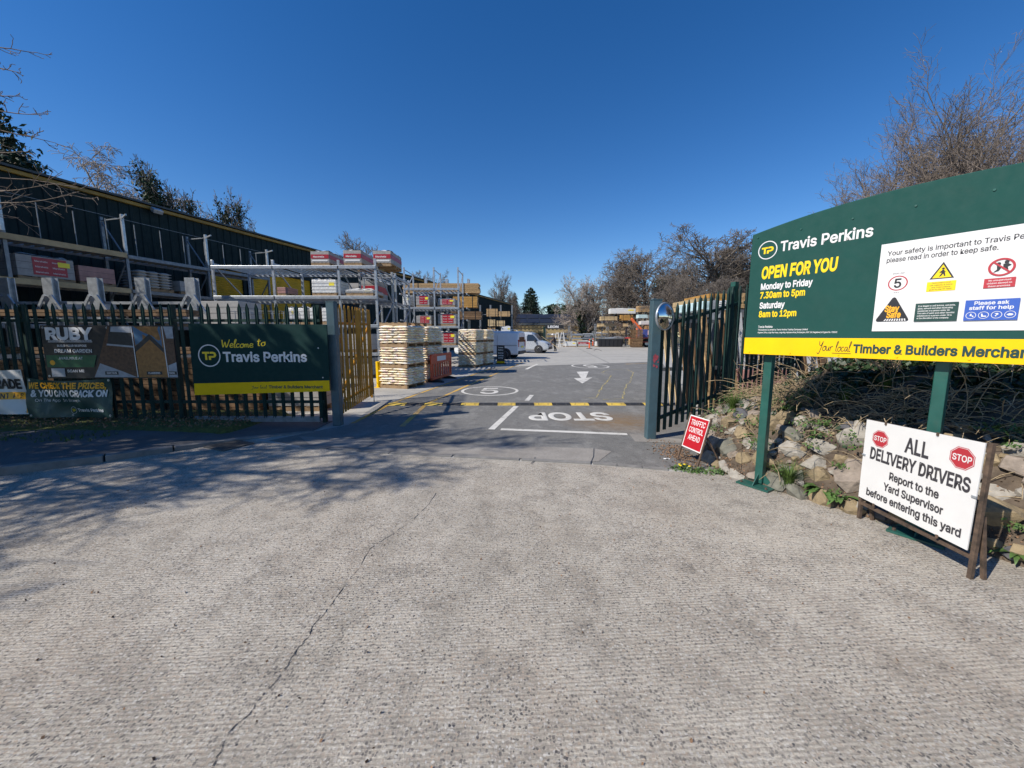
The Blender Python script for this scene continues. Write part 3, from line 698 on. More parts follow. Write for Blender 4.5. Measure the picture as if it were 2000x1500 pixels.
# gate posts
def gate_post(label, x, y, h, w):
    t = thing('gate_post', label, 'gate post', (x, y, 0), group='blue-green gate posts')
    mb = MB(); mb.box((0, 0, h / 2), (w, w, h)); mb.obj('shaft', MT['post_blue'], t, bevel=.012)
    mb = MB(); mb.box((0, 0, h + .006), (w + .01, w + .01, .012)); mb.obj('cap', MT['post_blue'], t)
    return t
LPH = D(655, 590, 7.09).z; RPH = D(1285, 586, 6.12).z
lp = gate_post('blue green steel gate post at the right end of the welcome board', -3.27, 7.09, LPH, .15)
for z in (.45, 1.75): mb = MB(); mb.box((.02, .11, z), (.06, .1, .14)); mb.obj('hinge', MT['galv_dark'], lp)
rp = gate_post('blue green steel gate post with a convex mirror and red smear', 2.26, 6.14, RPH, .15)
mb = MB(); mb.box((.115, 0, 1.9), (.08, .04, .06)); mb.obj('hinge', MT['galv_dark'], rp)
# red smear sprayed on the post
mb = MB(); r = random.Random(3)
for q in range(16):
    cx_, cz_, rr_ = r.gauss(0, .02), 1.3 + r.gauss(0, .055), r.uniform(.008, .028); mb.poly([(cx_ + rr_ * r.uniform(.5, 1.1) * math.cos(i * .7), -.0775 - q * .0001, cz_ + 1.5 * rr_ * r.uniform(.5, 1.1) * math.sin(i * .7)) for i in range(9)])
mb.obj('paint_smear', MT['graffiti'], rp)
struct_pad = MB(); struct_pad.poly([(1.95, 5.92), (2.75, 5.82), (2.8, 6.05), (2.0, 6.4)], .0082); struct(struct_pad.obj('post_footing', MT['patch']))
# yellow gate leaf folded back into the yard
yg = palisade('gate_leaf', 'yellow palisade gate leaf swung open behind the left gate post', 'gate', (-3.32, 7.24), (-3.56, 9.72), .16, .2, 2.1, .15, 'gate_yellow', (.22, 1.74))
mb = MB(); mb.box((.03, .02, 1.18), (.07, .06, 2.1)); mb.obj('stile', MT['gate_yellow'], yg); mb = MB(); mb.box((2.48, .02, 1.1), (.06, .05, 2.0)); mb.obj('stile', MT['gate_yellow'], yg)
mb = MB(); mb.bar((.05, .03, .35), (2.45, .03, 1.9), .03, .05); mb.obj('brace', MT['gate_yellow'], yg)
mb = MB(); mb.bar((2.4, -.05, .5), (2.4, -.05, -.19), .02); mb.obj('drop_bolt', MT['galv_dark'], yg)
# raked fence beside the right gate post
rf_ = palisade('palisade_fence', 'dark green palisade fence panel climbing the bank beside the mirror post', 'fence', (2.39, 6.2), (4.0, 6.86), .1, .52, 2.03, .128, 'fence_green', (.22, 1.72), (1.62,), 2.15)
palisade('palisade_fence', 'short dark green palisade fence run passing behind the large sign', 'fence', (4.1, 6.9), (5.9, 7.9), .6, .95, 1.95, .145, 'fence_green', (.22, 1.65), (1.9,), 2.1)
mb = MB(); mb.box((1.66, .07, 1.5), (.09, .09, 2.2)); mb.obj('post', MT['green_post'], rf_)
# convex mirror
mp_ = D(1300, 618, 6.0)
mr = thing('convex_mirror', 'round convex traffic mirror clamped to the right gate post', 'mirror', mp_, R(33))
mb = MB(); prof = [(.0, -.055)] + [(.2 * math.sin(R(a)) / math.sin(R(50)), -.055 + .17 * (1 - math.cos(R(a)))) for a in range(5, 51, 5)]
mb.lathe(prof, 32, axis='y'); mb.obj('mirror_face', MT['mirror'], mr, smooth=True)
mb = MB(); mb.lathe([(.195, .0), (.212, -.004), (.216, .018), (.2, .04), (.0, .055)], 32, axis='y'); mb.obj('rim', MT['galv'], mr, smooth=True)
mb = MB(); mb.tube((0, .05, 0), (-.02, .15, 0), .015); mb.obj('bracket', MT['black_plastic'], mr)
# ---------------- welcome board
wb = thing('welcome_sign', 'shaded green welcome board with yellow strip fixed to the left fence', 'sign', (-5.76, 6.93, 0))
mb = MB(); mb.prism([(.0, .62), (2.46, .68), (2.47, 1.865), (.02, 1.885)], -.035, -.005); mb.obj('panel', MT['green_board_shaded'], wb)
B = Board(wb, -.036); ox = 5.76
B.poly([(.005, .6), (2.46, .672), (2.462, .868), (.015, .812)], 'yellow', 'strip')
B.logo(.34, 1.315, .2)
B.script('Welcome', .585, 1.46, .135, .56, 'text_yellow', .05); B.script('to', 1.22, 1.49, .135, .15, 'text_yellow', .05)
B.text('Travis Perkins', .585, 1.21, .165, 1.5, 'print_white', .026)
B.text('Timber & Builders Merchant', 1.36, .725, .05, .98, 'print_dkgreen', .03)
B.script('Your', 1.04, .72, .055, .14, 'print_dkgreen', .04); B.script('local', 1.205, .722, .055, .125, 'print_dkgreen', .04)
for i, (a, c) in enumerate(((1.95, 1.2), (2.3, 1.45), (2.35, .92))): mb = MB(); mb.lathe([(.0, -.006), (.012, -.006), (.014, 0)], 8, (a, -.036, c), 'y'); mb.obj('screw', MT['galv'], wb)
# ---------------- banners on the left fence
def banner(name, label, x0, x1, z0, z1, m, warp, sag=0.):
    t = thing(name, label, 'banner', ((x0 + x1) / 2, 6.9, 0)); hw = (x1 - x0) / 2; nx, nz = 90, 26; V = []
    for k in (0, .004):
        for j in range(nz + 1):
            for i in range(nx + 1):
                u = -1 + 2 * i / nx; v = j / nz; zt = z1 - sag * (1 - u * u) ; V.append((u * hw, warp(u * hw, z0 + (z1 - z0) * v) - .0 + k, z0 + (zt - z0) * v))
    Q = (nx + 1) * (nz + 1); Fs = []
    for j in range(nz):
        for i in range(nx): a = j * (nx + 1) + i; Fs += [(a, a + 1, a + nx + 2, a + nx + 1), (a + Q, a + Q + nx + 1, a + Q + nx + 2, a + Q + 1)]
    link('cloth', np_mesh('cloth', V, Fs, MT[m], True), t)
    for a in (-hw + .04, 0, hw - .04):
        for c in (z0 + .04, z1 - sag * (1 - (a / hw) ** 2) - .04): mb = MB(); mb.lathe([(.008, -.004), (.018, -.004), (.02, 0)], 10, (a, warp(a, c) - .002, c), 'y'); mb.obj('eyelet', MT['galv'], t)
    return t, Board(t, -.002, warp)
w1 = lambda x, z: .004 * math.sin(x * 3.2 + z * 2) + .0006 * math.sin(x * 9 + z * 6) - .03
rb, B = banner('fence_banner', 'black advertising banner with three garden photographs on the left fence', -8.34, -5.98, .91, 1.85, 'print_black', w1)
B.y = -.009
B.text('RUBY', -1.1, 1.61, .19, .84, 'print_white', .045)
B.rect(-1.07, 1.555, -.29, 1.565, 'print_white'); B.text('CLADDING GATES DECKING & MORE', -1.06, 1.575, .02, .76, 'print_white', .02)
B.text('BUILD YOUR BESPOKE', -.92, 1.475, .035, .52, 'print_white', .02); B.text('DREAM GARDEN', -.98, 1.37, .06, .66, 'print_white', .02)
B.poly([(-1.14, 1.11), (-.32, 1.11), (-.24, 1.325), (-1.14, 1.325)], 'print_green', n=8); B.text('AVAILABLE AT', -.92, 1.25, .042, .42, 'print_white', .01); B.disc(-1.04, 1.19, .045, 'print_orange', name='emblem')
B.text('SCAN ME', -.8, 1.02, .045, .3, 'print_white', .02); B.rect(-1.08, .94, -.84, 1.09, 'print_pale', n=5)
B.poly([(-.34, .93), (.46, .93), (.44, 1.83), (.02, 1.83)], 'print_brown', n=12); B.poly([(-.03, 1.5), (.44, 1.46), (.44, 1.83), (.06, 1.83)], 'print_dark', n=8); B.poly([(.06, 1.74), (.43, 1.72), (.43, 1.83), (.08, 1.83)], 'print_pale', n=4); B.poly([(-.33, .93), (.44, .93), (.2, 1.03), (-.2, 1.18)], 'print_pale', n=8); B.poly([(-.04, 1.5), (.44, 1.46), (.44, 1.49), (-.03, 1.53)], 'print_pale', n=6)
B.poly([(.48, .93), (1.0, .93), (.96, 1.83), (.46, 1.83)], 'print_wood', n=12); B.poly([(.48, 1.5), (.75, 1.66), (.95, 1.45), (.95, 1.83), (.46, 1.83)], 'print_sky'); B.poly([(.47, 1.48), (.74, 1.7), (.97, 1.45), (.97, 1.36), (.74, 1.6), (.47, 1.38)], 'print_dark')
B.poly([(1.02, .93), (1.17, .93), (1.16, 1.83), (.985, 1.83)], 'print_brown', n=8); B.poly([(1.04, 1.62), (1.16, 1.62), (1.16, 1.83), (1.0, 1.83)], 'print_pale', n=4); B.poly([(1.02, .93), (1.17, .93), (1.17, 1.2), (1.02, 1.14)], 'print_pale', n=5)
for a, wd_, s in ((-.13, .24, 'GATES'), (.62, .28, 'CLADDING'), (.99, .17, 'FENCING')): B.rect(a, .975, a + wd_, 1.035, 'print_black'); B.text(s, a + .03, .99, .032, wd_ - .06, 'print_white', .02)
B.poly([(.45, .93), (.465, .93), (.45, 1.83), (.435, 1.83)], 'print_white', n=6); B.poly([(1.0, .93), (1.015, .93), (.985, 1.83), (.97, 1.83)], 'print_white', n=6)
w2 = lambda x, z: .028 * math.sin(x * 5 + z * 6) + .01 * math.sin(x * 12 - z * 9) - .07
pb, B = banner('fence_banner', 'crumpled dark green price banner hanging below the black banner', -8.72, -7.2, .2, .92, 'print_dkgreen', w2, .05)
B.y = -.009
B.text('WE CHECK THE PRICES,', -.72, .73, .1, 1.38, 'print_orange', .035, .15); B.text('& YOU CAN CRACK ON', -.68, .585, .11, 1.36, 'print_white', .035, .15)
B.text('On The App  In Branch', -.62, .49, .05, .85, 'print_white', 0.); B.logo(.04, .335, .065); B.text('Travis Perkins', .13, .31, .055, .5, 'print_white', .02)
w3 = lambda x, z: .025 * math.sin(x * 4 + z * 6) + .007 * math.sin(x * 10 + z * 9) - .05
tb, B = banner('fence_banner', 'white trade banner with orange stripe at the far left fence end', -11.0, -8.76, .26, 1.07, 'white', w3, .03)
B.y = -.009
B.text('TRADE', .43, .73, .16, .64, 'print_black', .04); B.poly([(-1.1, .53), (1.11, .53), (1.11, .66), (-1.1, .66)], 'print_orange', n=20); B.text('ESSENTIALS', .4, .55, .085, .67, 'print_black', .03)
B.poly([(1.09, .28), (1.11, .28), (1.11, .53), (1.09, .53)], 'print_orange', n=4)
# ---------------- large sign on two posts
a = P(1475, 950); c = P(1790, 1050); bth = math.atan2(c.y - a.y, c.x - a.x)
bs = thing('entrance_sign', 'large green entrance sign with yellow strip on two posts above the stones', 'sign', a, bth)
X0, X1 = -.21, 2.3
top = [(X1 - (X1 - X0) * i / 24, 2.74 + .125 * (1 - ((i / 24 - .5) * 2) ** 2)) for i in range(25)]
mb = MB(); mb.prism([(X0 + .0, 1.475), (X1, 1.475)] + top, -.05, .03); mb.obj('panel', MT['green_board'], bs, bevel=.008)
for px in (0., c.to_2d().__sub__(a.to_2d()).length):
    mb = MB(); mb.box((px, .085, 1.38), (.08, .08, 2.7)); po = mb.obj('post', MT['green_post'], bs, bevel=.006)
    mb = MB(); mb.box((px, .085, .012), (.34, .34, .018)); mb.obj('base_plate', MT['green_post'], po)
    for s in (0, 1, 2, 3):
        an = s * math.pi / 2; e = Vector((math.cos(an), math.sin(an), 0)); n_ = Vector((-e.y, e.x, 0)) * .005; o_ = Vector((px, .085, .02))
        q = [o_ + e * .04, o_ + e * .155, o_ + e * .04 + Vector((0, 0, .12))]; mb = MB(); mb.add([v - n_ for v in q] + [v + n_ for v in q], [(0, 1, 2), (5, 4, 3), (0, 3, 4, 1), (1, 4, 5, 2), (2, 5, 3, 0)]); mb.obj('gusset', MT['green_post'], po)
    for sx in (-.13, .13):
        for sy in (-.13, .13): mb = MB(); mb.lathe([(.0, .02), (.012, .02), (.014, 0)], 6, (px + sx, .085 + sy, .02)); mb.obj('bolt', MT['rust'], po)
    for z in (1.62, 2.5): mb = MB(); mb.box((px, .038, z), (.3, .012, .05)); mb.obj('clip', MT['galv'], po)
for i in range(7):
    for z in (1.5, 2.7): mb = MB(); mb.lathe([(.0, -.005), (.008, -.005), (.009, 0)], 8, (X0 + .06 + i * .395, -.052, z), 'y'); mb.obj('screw', MT['green_post' if z > 2 else 'yellow'], bs)
B = Board(bs, -.051)
B.rect(X0 + .001, 1.476, X1 - .001, 1.652, 'yellow', 'strip')
B.logo(-.045, 2.555, .092)
B.text('Travis Perkins', .075, 2.522, .092, .715, 'print_white', .02)
B.text('OPEN FOR YOU', -.084, 2.27, .112, .65, 'text_yellow', .035, .08)
B.text('Monday to Friday', -.082, 2.155, .06, .465, 'print_white', .03); B.text('7.30am to 5pm', -.082, 2.065, .062, .41, 'text_yellow', .03)
B.text('Saturday', -.08, 1.96, .06, .24, 'print_white', .03); B.text('8am to 12pm', -.08, 1.87, .06, .35, 'text_yellow', .03)
B.text('Travis Perkins', -.076, 1.756, .022, .14, 'print_white', .02)
B.text('This business is owned by Travis Perkins Trading Company Limited', -.076, 1.728, .015, .455, 'print_white', .015)
B.text('Registered Office: Lodge Way House, Lodge Way, Harlestone Road, Northampton, NN5 7UG. Registered in England No. 733503', -.076, 1.7, .014, .69, 'print_white', .015)
B.script('Your', .47, 1.535, .088, .125, 'print_black', .03); B.script('local', .615, 1.532, .085, .115, 'print_black', .03); B.rect(.59, 1.512, .73, 1.516, 'print_black')
B.text('Timber & Builders Merchant', .742, 1.525, .07, .985, 'print_dkgreen', .03)
B.rect(.856, 1.713, 1.98, 2.435, 'print_white', 'safety_notice')
B.text('Your safety is important to Travis Perkins,', .9, 2.335, .037, .8, 'print_black', .015); B.text('please read in order to keep safe.', .9, 2.28, .037, .59, 'print_black', .015)
B.text('SPEED LIMIT', .985, 2.178, .012, .075, 'print_grey', 0, 0, 'c'); B.ring(.985, 2.105, .052, .06, 'print_red'); B.text('5', .985, 2.07, .07, .045, 'print_black', .02, 0, 'c'); B.text('M.P.H.', .985, 2.025, .01, .035, 'print_grey', 0, 0, 'c')
B.poly([(1.166, 2.112), (1.296, 2.112), (1.231, 2.238)], 'print_black'); B.poly([(1.18, 2.119), (1.282, 2.119), (1.231, 2.218)], 'text_yellow')
B.disc(1.234, 2.187, .008, 'print_black', 12); B.poly([(1.228, 2.178), (1.24, 2.178), (1.246, 2.15), (1.25, 2.13), (1.243, 2.13), (1.236, 2.148), (1.226, 2.13), (1.214, 2.126), (1.226, 2.15)], 'print_black'); B.poly([(1.224, 2.172), (1.248, 2.164), (1.25, 2.16), (1.214, 2.156)], 'print_black')
B.rect(1.156, 2.018, 1.31, 2.092, 'text_yellow')
for i, s in enumerate(('Pedestrians must', 'use walkway & follow', 'any instructions', 'given by the TP Team.')): B.text(s, 1.233, 2.077 - i * .0165, .009, .1 + .02 * (i % 2), 'print_grey', .01, 0, 'c')
B.disc(1.502, 2.182, .01, 'print_black', 12); B.poly([(1.494, 2.17), (1.508, 2.172), (1.514, 2.15), (1.506, 2.132), (1.48, 2.122), (1.497, 2.142)], 'print_black'); B.disc(1.537, 2.19, .011, 'print_black', 12); B.poly([(1.522, 2.178), (1.545, 2.178), (1.56, 2.168), (1.544, 2.158), (1.548, 2.138), (1.525, 2.14)], 'print_black')
B.ring(1.517, 2.157, .05, .062, 'print_red'); B.poly([(1.472, 2.194), (1.479, 2.201), (1.562, 2.12), (1.555, 2.113)], 'print_red')
B.rect(1.446, 2.015, 1.588, 2.082, 'print_red')
for i, s in enumerate(('No unsupervised', 'children allowed on', 'these premises')): B.text(s, 1.517, 2.062 - i * .02, .011, .1 + .012 * (i % 2), 'print_white', .01, 0, 'c')
B.poly([(.885, 1.795), (1.065, 1.795), (1.076, 1.803), (1.074, 1.815), (.987, 1.985), (.976, 1.992), (.965, 1.985), (.878, 1.815), (.876, 1.803)], 'print_black')
B.text('Stay', .925, 1.875, .048, .09, 'print_orange', .03, .1); B.text('Safe', .94, 1.825, .048, .09, 'print_orange', .03, .1)
for i in range(9): B.poly([(.925 + i * .016, 1.797), (.933 + i * .016, 1.797), (.945 + i * .014, 1.815), (.937 + i * .014, 1.815)], 'print_white')
B.rect(1.109, 1.788, 1.34, 1.93, 'print_dkgreen')
for i, s in enumerate(('It is illegal to sell knives, solvents,', 'glues, aerosols and other intoxicating', 'substances to a person under 18.', 'The sale of paint and other harmful', 'substances to a person under 18 is', 'at the discretion of the company.')): B.text(s, 1.124, 1.903 - i * .019, .0105, .2 - .012 * (i % 3), 'print_white', .014)
B.rect(1.373, 1.787, 1.622, 1.935, 'print_blue'); B.text('Please ask', 1.497, 1.9, .024, .16, 'print_white', .02, 0, 'c'); B.text('staff for help', 1.497, 1.865, .024, .205, 'print_white', .02, 0, 'c')
for i in range(4):
    x = 1.408 + i * .06; B.ring(x, 1.824, .0225, .0255, 'print_white', 20)
    V = [[(-.004, .012), (.003, .012), (.003, 0), (.012, -.002), (.014, -.012), (.008, -.012), (.006, -.005), (-.006, -.004)], [(-.01, -.012), (.014, -.012), (.012, -.004), (-.002, -.004), (-.006, .012), (-.012, .01)], [(-.01, .01), (.004, .013), (.01, .004), (0, -.004), (-.002, -.013), (-.008, -.006), (0, .002)], [(-.016, 0), (-.004, .009), (.01, .006), (.015, 0), (.008, -.007), (-.006, -.008)]][i]
    B.poly([(x + p_, 1.824 + q) for p_, q in V], 'print_white')
# ---------------- delivery drivers sign
a = P(1690, 1018); c = P(1905, 1135); dth = math.atan2(c.y - a.y, c.x - a.x)
dr = thing('delivery_sign', 'white delivery drivers sign with two red stop octagons in a rusty frame', 'sign', (a.x, a.y, 0), dth)
mb = MB(); mb.prism([(-.06, .212), (.812, .198), (.822, .965), (-.066, .93)], -.034, -.026); mb.obj('panel', MT['white'], dr)
for nm, p0, p1 in (('leg', (-.06, -.005, 0), (-.066, -.005, .93)), ('leg', (.83, -.005, 0), (.835, -.005, .965)), ('rail', (-.05, -.0, .15), (.82, -.0, .15)), ('rail', (-.05, 0, .915), (.82, 0, .945))):
    mb = MB(); mb.bar(p0, p1, .026, .024); mb.obj(nm, MT['rust'], dr)
for px in (-.04, .82):
    mb = MB(); mb.bar((px, .03, .45), (px + .015, .08, 0), .022, .022); mb.obj('stay', MT['rust'], dr)
for px, pz in ((.12, .935), (.53, .95), (.1, .2), (.62, .195)): mb = MB(); mb.box((px, -.038, pz), (.014, .01, .024)); mb.obj('clip', MT['rust'], dr)
for px, pz in ((-.05, .61), (.81, .585)): mb = MB(); mb.box((px, -.038, pz), (.03, .01, .014)); mb.obj('clip', MT['galv'], dr)
B = Board(dr, -.035)
def octa(x, z, r): B.disc(x, z, r, 'print_red', 8, R(22.5), 'stop_octagon'); B.ring(x, z, r * .9, r * .94, 'print_white', 8, a0=R(22.5)); B.text('STOP', x, z - r * .26, r * .52, r * 1.45, 'print_white', .018, 0, 'c')
octa(.083, .79, .078); octa(.703, .822, .084)
B.text('ALL', .3, .748, .115, .185, 'print_grey', .026); B.text('DELIVERY DRIVERS', .008, .6, .098, .77, 'print_grey', .026)
B.text('Report to the', .4, .475, .062, .39, 'print_grey', .024, 0, 'c'); B.text('Yard Supervisor', .4, .37, .062, .47, 'print_grey', .024, 0, 'c'); B.text('before entering this yard', .39, .265, .062, .75, 'print_grey', .024, 0, 'c')
# ---------------- traffic control sign
tr = thing('traffic_sign', 'red traffic control ahead sign leaning back on a thin metal stand', 'sign', (2.25, 5.06, 0), R(-78))
til = Matrix.Rotation(R(-15), 4, 'X')
mb = MB(); mb.box((.19, 0, .42), (.37, .006, .44)); pn = mb.obj('panel', MT['white'], tr); pn.rotation_euler = (R(-15), 0, 0)
B = Board(pn, -.004); B.rect(.02, .215, .36, .625, 'sign_red')
for i, s in enumerate(('TRAFFIC', 'CONTROL', 'AHEAD')): B.text(s, .19, .52 - i * .1, .068, .27 if i < 2 else .22, 'print_white', .012, 0, 'c')
for px in (-.005, .385):
    mb = MB(); mb.bar((px, .004, 0), (px, .172, .645), .022, .016); mb.obj('leg', MT['rust'], tr)
mb = MB(); mb.pipe([(.36, .12, .42), (.37, .2, .3), (.38, .3, .12), (.39, .42, .0)], .011, 6); mb.obj('stay', MT['rust'], tr)
mb = MB(); mb.pipe([(-.005, .01, .02), (.2, .1, .03), (.38, .18, .06)], .006, 6); mb.obj('stay', MT['rust'], tr)
# ================================================================== TREES AND PLANTS
def tubes(segs, n):
    A = np.array([s[0][:] for s in segs]); B_ = np.array([s[1][:] for s in segs]); ra = np.array([s[2] for s in segs]); rb = np.array([s[3] for s in segs])
    d = B_ - A; d /= np.linalg.norm(d, axis=1, keepdims=True) + 1e-9
    u = np.where(np.abs(d[:, 2:3]) < .9, np.array([[0, 0, 1.]]), np.array([[1., 0, 0]])); r = np.cross(d, u); r /= np.linalg.norm(r, axis=1, keepdims=True) + 1e-9; u = np.cross(r, d)
    V = np.zeros((len(segs), n, 2, 3))
    for i in range(n):
        t_ = 2 * math.pi * i / n; e = r * math.cos(t_) + u * math.sin(t_); V[:, i, 0] = A + e * ra[:, None]; V[:, i, 1] = B_ + e * rb[:, None]
    base_ = (np.arange(len(segs)) * 2 * n)[:, None]; Fq = []
    for i in range(n): j = (i + 1) % n; Fq.append(base_ + np.array([[2 * i, 2 * j, 2 * j + 1, 2 * i + 1]]))
    return V.reshape(-1, 3), np.concatenate(Fq)
def grow(out, g, p, d, L, r, lv, c):
    n = c['n'][lv]
    for i in range(n):
        d = (d + Vector((g.uniform(-1, 1), g.uniform(-1, 1), g.uniform(-1, 1))) * c['wig'][lv] + Vector((0, 0, c['trop'][lv]))).normalized()
        q = p + d * (L / n); out.append((p, q, max(c['rmin'], r * (1 - .65 * i / n)), max(c['rmin'], r * (1 - .65 * (i + 1) / n)), lv))
        if lv + 1 < len(c['n']) and i + 1 >= c['start'][lv]:
            k = c['kids'][lv]; k = int(k) + (g.random() < k - int(k))
            for _ in range(k):
                x = d.cross(Vector((g.uniform(-1, 1), g.uniform(-1, 1), g.uniform(-1, 1)))).normalized(); a = R(g.uniform(*c['ang'][lv]))
                grow(out, g, q, (d * math.cos(a) + x * math.sin(a)).normalized(), L * c['ratio'][lv] * g.uniform(.65, 1.15) * (1 - .35 * i / n), max(c['rmin'], r * (1 - .65 * (i + 1) / n) * .72), lv + 1, c)
        p = q
BARE = dict(n=[6, 5, 4, 4, 3], wig=[.1, .22, .28, .3, .3], trop=[.06, .05, .03, .02, .02], start=[2, 1, 1, 1], kids=[2.2, 1.8, 1.7, 1.6], ang=[(28, 62), (28, 60), (25, 60), (25, 60)], ratio=[.62, .62, .6, .6], rmin=.012)
def leafcloud(C_, size, g, asp=.6):
    C_ = np.asarray(C_, float); n = len(C_); a = g.normal(size=(n, 3)); a /= np.linalg.norm(a, axis=1, keepdims=True); b_ = np.cross(a, g.normal(size=(n, 3))); b_ /= np.linalg.norm(b_, axis=1, keepdims=True) + 1e-9
    s = size * g.uniform(.55, 1.3, (n, 1)); V = np.stack([C_ - a * s, C_ - b_ * s * asp, C_ + a * s, C_ + b_ * s * asp], 1).reshape(-1, 3)
    return V, np.arange(4 * n).reshape(-1, 4)
class TreeMesh: pass
def bare_mesh(seed, h, r0, cfg=None, bark='bark', twig='twig', lean=(0, 0), stems=1, split=2):
    c = dict(BARE); c.update(cfg or {}); g = random.Random(seed); out = []
    for s in range(stems):
        a = g.uniform(0, 6.28); d = Vector((lean[0] + (.35 * math.cos(a) if stems > 1 else 0), lean[1] + (.35 * math.sin(a) if stems > 1 else 0), 1)).normalized()
        grow(out, g, Vector((.12 * math.cos(a) * (stems > 1), .12 * math.sin(a) * (stems > 1), -.1)), d, h * .62 * (g.uniform(.75, 1.05) if stems > 1 else 1), r0, 0, c)
    lo = [s for s in out if s[4] < split]; hi = [s for s in out if s[4] >= split]
    T = TreeMesh(); V, Q = tubes(lo, 6); T.trunk = np_mesh('trunk', V, Q, MT[bark], True); V, Q = tubes(hi, 3); T.crown = np_mesh('crown', V, Q, MT[twig]); T.n = len(out); T.seg = out
    T.h = max(s[1].z for s in out); return T
def plant_tree(T, name, label, loc, scale=1., rz=0., cat='tree', group=None):
    o = thing(name, label, cat, loc, rz, group); o.scale = (scale,) * 3 if not isinstance(scale, tuple) else scale
    link('trunk', T.trunk, o); link('crown', T.crown, o); return o
def tree_at(T, name, label, px, ytop, Y, rz=0., group=None, z0=0., wide=1.):
    q = D(px, ytop, Y); s = (q.z - z0) / T.h; return plant_tree(T, name, label, (q.x, Y, z0), (s * wide, s * wide, s), rz, group=group)
def ivy_on(o, T, rr, n, z1, size, m='ivy', seed=1, lvmax=1):
    g = np.random.default_rng(seed); segs = [s for s in T.seg if s[4] <= lvmax and s[0].z < z1]; C_ = []
    for _ in range(n):
        s = segs[g.integers(len(segs))]; t_ = g.random(); q = s[0].lerp(s[1], t_); e = g.normal(size=3); e /= np.linalg.norm(e); C_.append(np.array(q[:]) + e * (s[2] + rr * g.random()))
    V, Q = leafcloud(C_, size, g); link('ivy', np_mesh('ivy', V, Q, MT[m]), o)
def conifer_mesh(seed, h, rad, n, size, m='conifer', power=.8, base_h=.06):
    g = np.random.default_rng(seed); C_ = []; br = []
    k = 0
    while len(C_) < n:
        t_ = base_h + (1 - base_h) * (1 - math.sqrt(g.random())) if g.random() < .8 else base_h + (1 - base_h) * g.random(); a = g.uniform(0, 2 * math.pi); rl = rad * (1 - t_) ** power * g.uniform(.72, 1.08) + .05
        z = t_ * h; p0 = np.array([0, 0, z]); e = np.array([math.cos(a), math.sin(a), 0]); dz = g.uniform(-.12, .3) * rl
        br.append((Vector(p0), Vector(p0 + e * rl * .9 + [0, 0, dz]), .05, .012, 1))
        for j in range(26):
            s = g.beta(2.2, 1.1); C_.append(p0 + e * rl * s + np.array([0, 0, dz * s]) + g.normal(size=3) * np.array([.11, .11, .07]) * (rl * .9 + .25))
    T = TreeMesh(); V, Q = leafcloud(C_, size, g, .38); T.crown = np_mesh('crown', V, Q, MT[m])
    V, Q = tubes([(Vector((0, 0, -.1)), Vector((0, 0, h * .95)), h * .022, .02, 0)] + br[::2], 6); T.trunk = np_mesh('trunk', V, Q, MT['bark'], True); T.h = h; T.seg = br; return T
def round_mesh(seed, h, rad, n, size, m, lobes=16):
    g = np.random.default_rng(seed); C_ = []
    L = [(np.array([g.normal() * rad * .42, g.normal() * rad * .42, h * g.uniform(.35, .82)]), rad * g.uniform(.28, .5)) for _ in range(lobes)]
    for _ in range(n):
        c, r_ = L[g.integers(lobes)]; e = g.normal(size=3); e /= np.linalg.norm(e); C_.append(c + e * r_ * g.uniform(.6, 1.05) ** .5 * np.array([1, 1, .85]))
    T = TreeMesh(); V, Q = leafcloud(C_, size, g, .55); T.crown = np_mesh('crown', V, Q, MT[m])
    V, Q = tubes([(Vector((0, 0, -.1)), Vector((0, 0, h * .6)), h * .03, h * .015, 0)] + [(Vector((0, 0, h * .25)), Vector(c), h * .015, .02, 1) for c, _ in L], 6); T.trunk = np_mesh('trunk', V, Q, MT['bark'], True); T.h = h; T.seg = []; return T
# ---- far bare trees: prototypes
TB1 = bare_mesh(11, 10, .24, dict(kids=[2.3, 2, 1.9, 1.7])); TB2 = bare_mesh(23, 10, .22, dict(kids=[2.4, 1.9, 1.8, 1.7], trop=[.05, .02, .0, 0, 0])); TB3 = bare_mesh(31, 10, .2, dict(trop=[.08, .12, .1, .06, .05], ang=[(18, 45), (20, 45), (20, 50), (25, 55)]))
TW = bare_mesh(47, 10, .2, dict(trop=[.08, .06, -.02, -.16, -.3], n=[6, 5, 5, 5, 4], rmin=.009, kids=[2.2, 1.9, 1.8, 1.6]), 'bark_pale', 'twig_pale')
print('tree segs', TB1.n, TB2.n, TB3.n, TW.n)
TC1 = conifer_mesh(1, 10, 3.2, 15000, .12); TC2 = conifer_mesh(2, 10, 3.4, 14000, .12, 'conifer_b', .6); TC3 = conifer_mesh(9, 10, 2.9, 24000, .17, 'conifer', .5, .02)
TR1 = round_mesh(3, 8, 4, 12000, .15, 'ivy'); TR2 = round_mesh(4, 8, 4, 14000, .13, 'holm')
tree_at(TW, 'birch_tree', 'pale bare weeping birch rising behind the warehouse roof', 250, 298, 33, .4, wide=1.2)
o = tree_at(TB3, 'ivy_tree', 'bushy dark evergreen tree behind the roof right of the pale birch', 345, 333, 30, 1., wide=.7); ivy_on(o, TB3, .75, 12000, 9.8, .105, 'conifer_b', 5, 2)
o = tree_at(TB3, 'ivy_tree', 'thin ragged ivy tree behind the roof, rightmost of the three', 420, 373, 33, 2.2, wide=.62); ivy_on(o, TB3, .55, 7500, 9.6, .105, 'conifer_b', 6, 2)
tree_at(TC2, 'conifer_tree', 'dark conifer at the left picture edge, taller one above the roof', -30, 185, 24, 0, wide=.9)
tree_at(TC1, 'conifer_tree', 'low spreading dark conifer just above the left end of the roof', 15, 268, 22, 1., wide=1.3)
tree_at(TB3, 'bare_tree', 'fine twigged bare tree behind the stacked packs on the tall rack', 742, 462, 46, .3, wide=1.05)
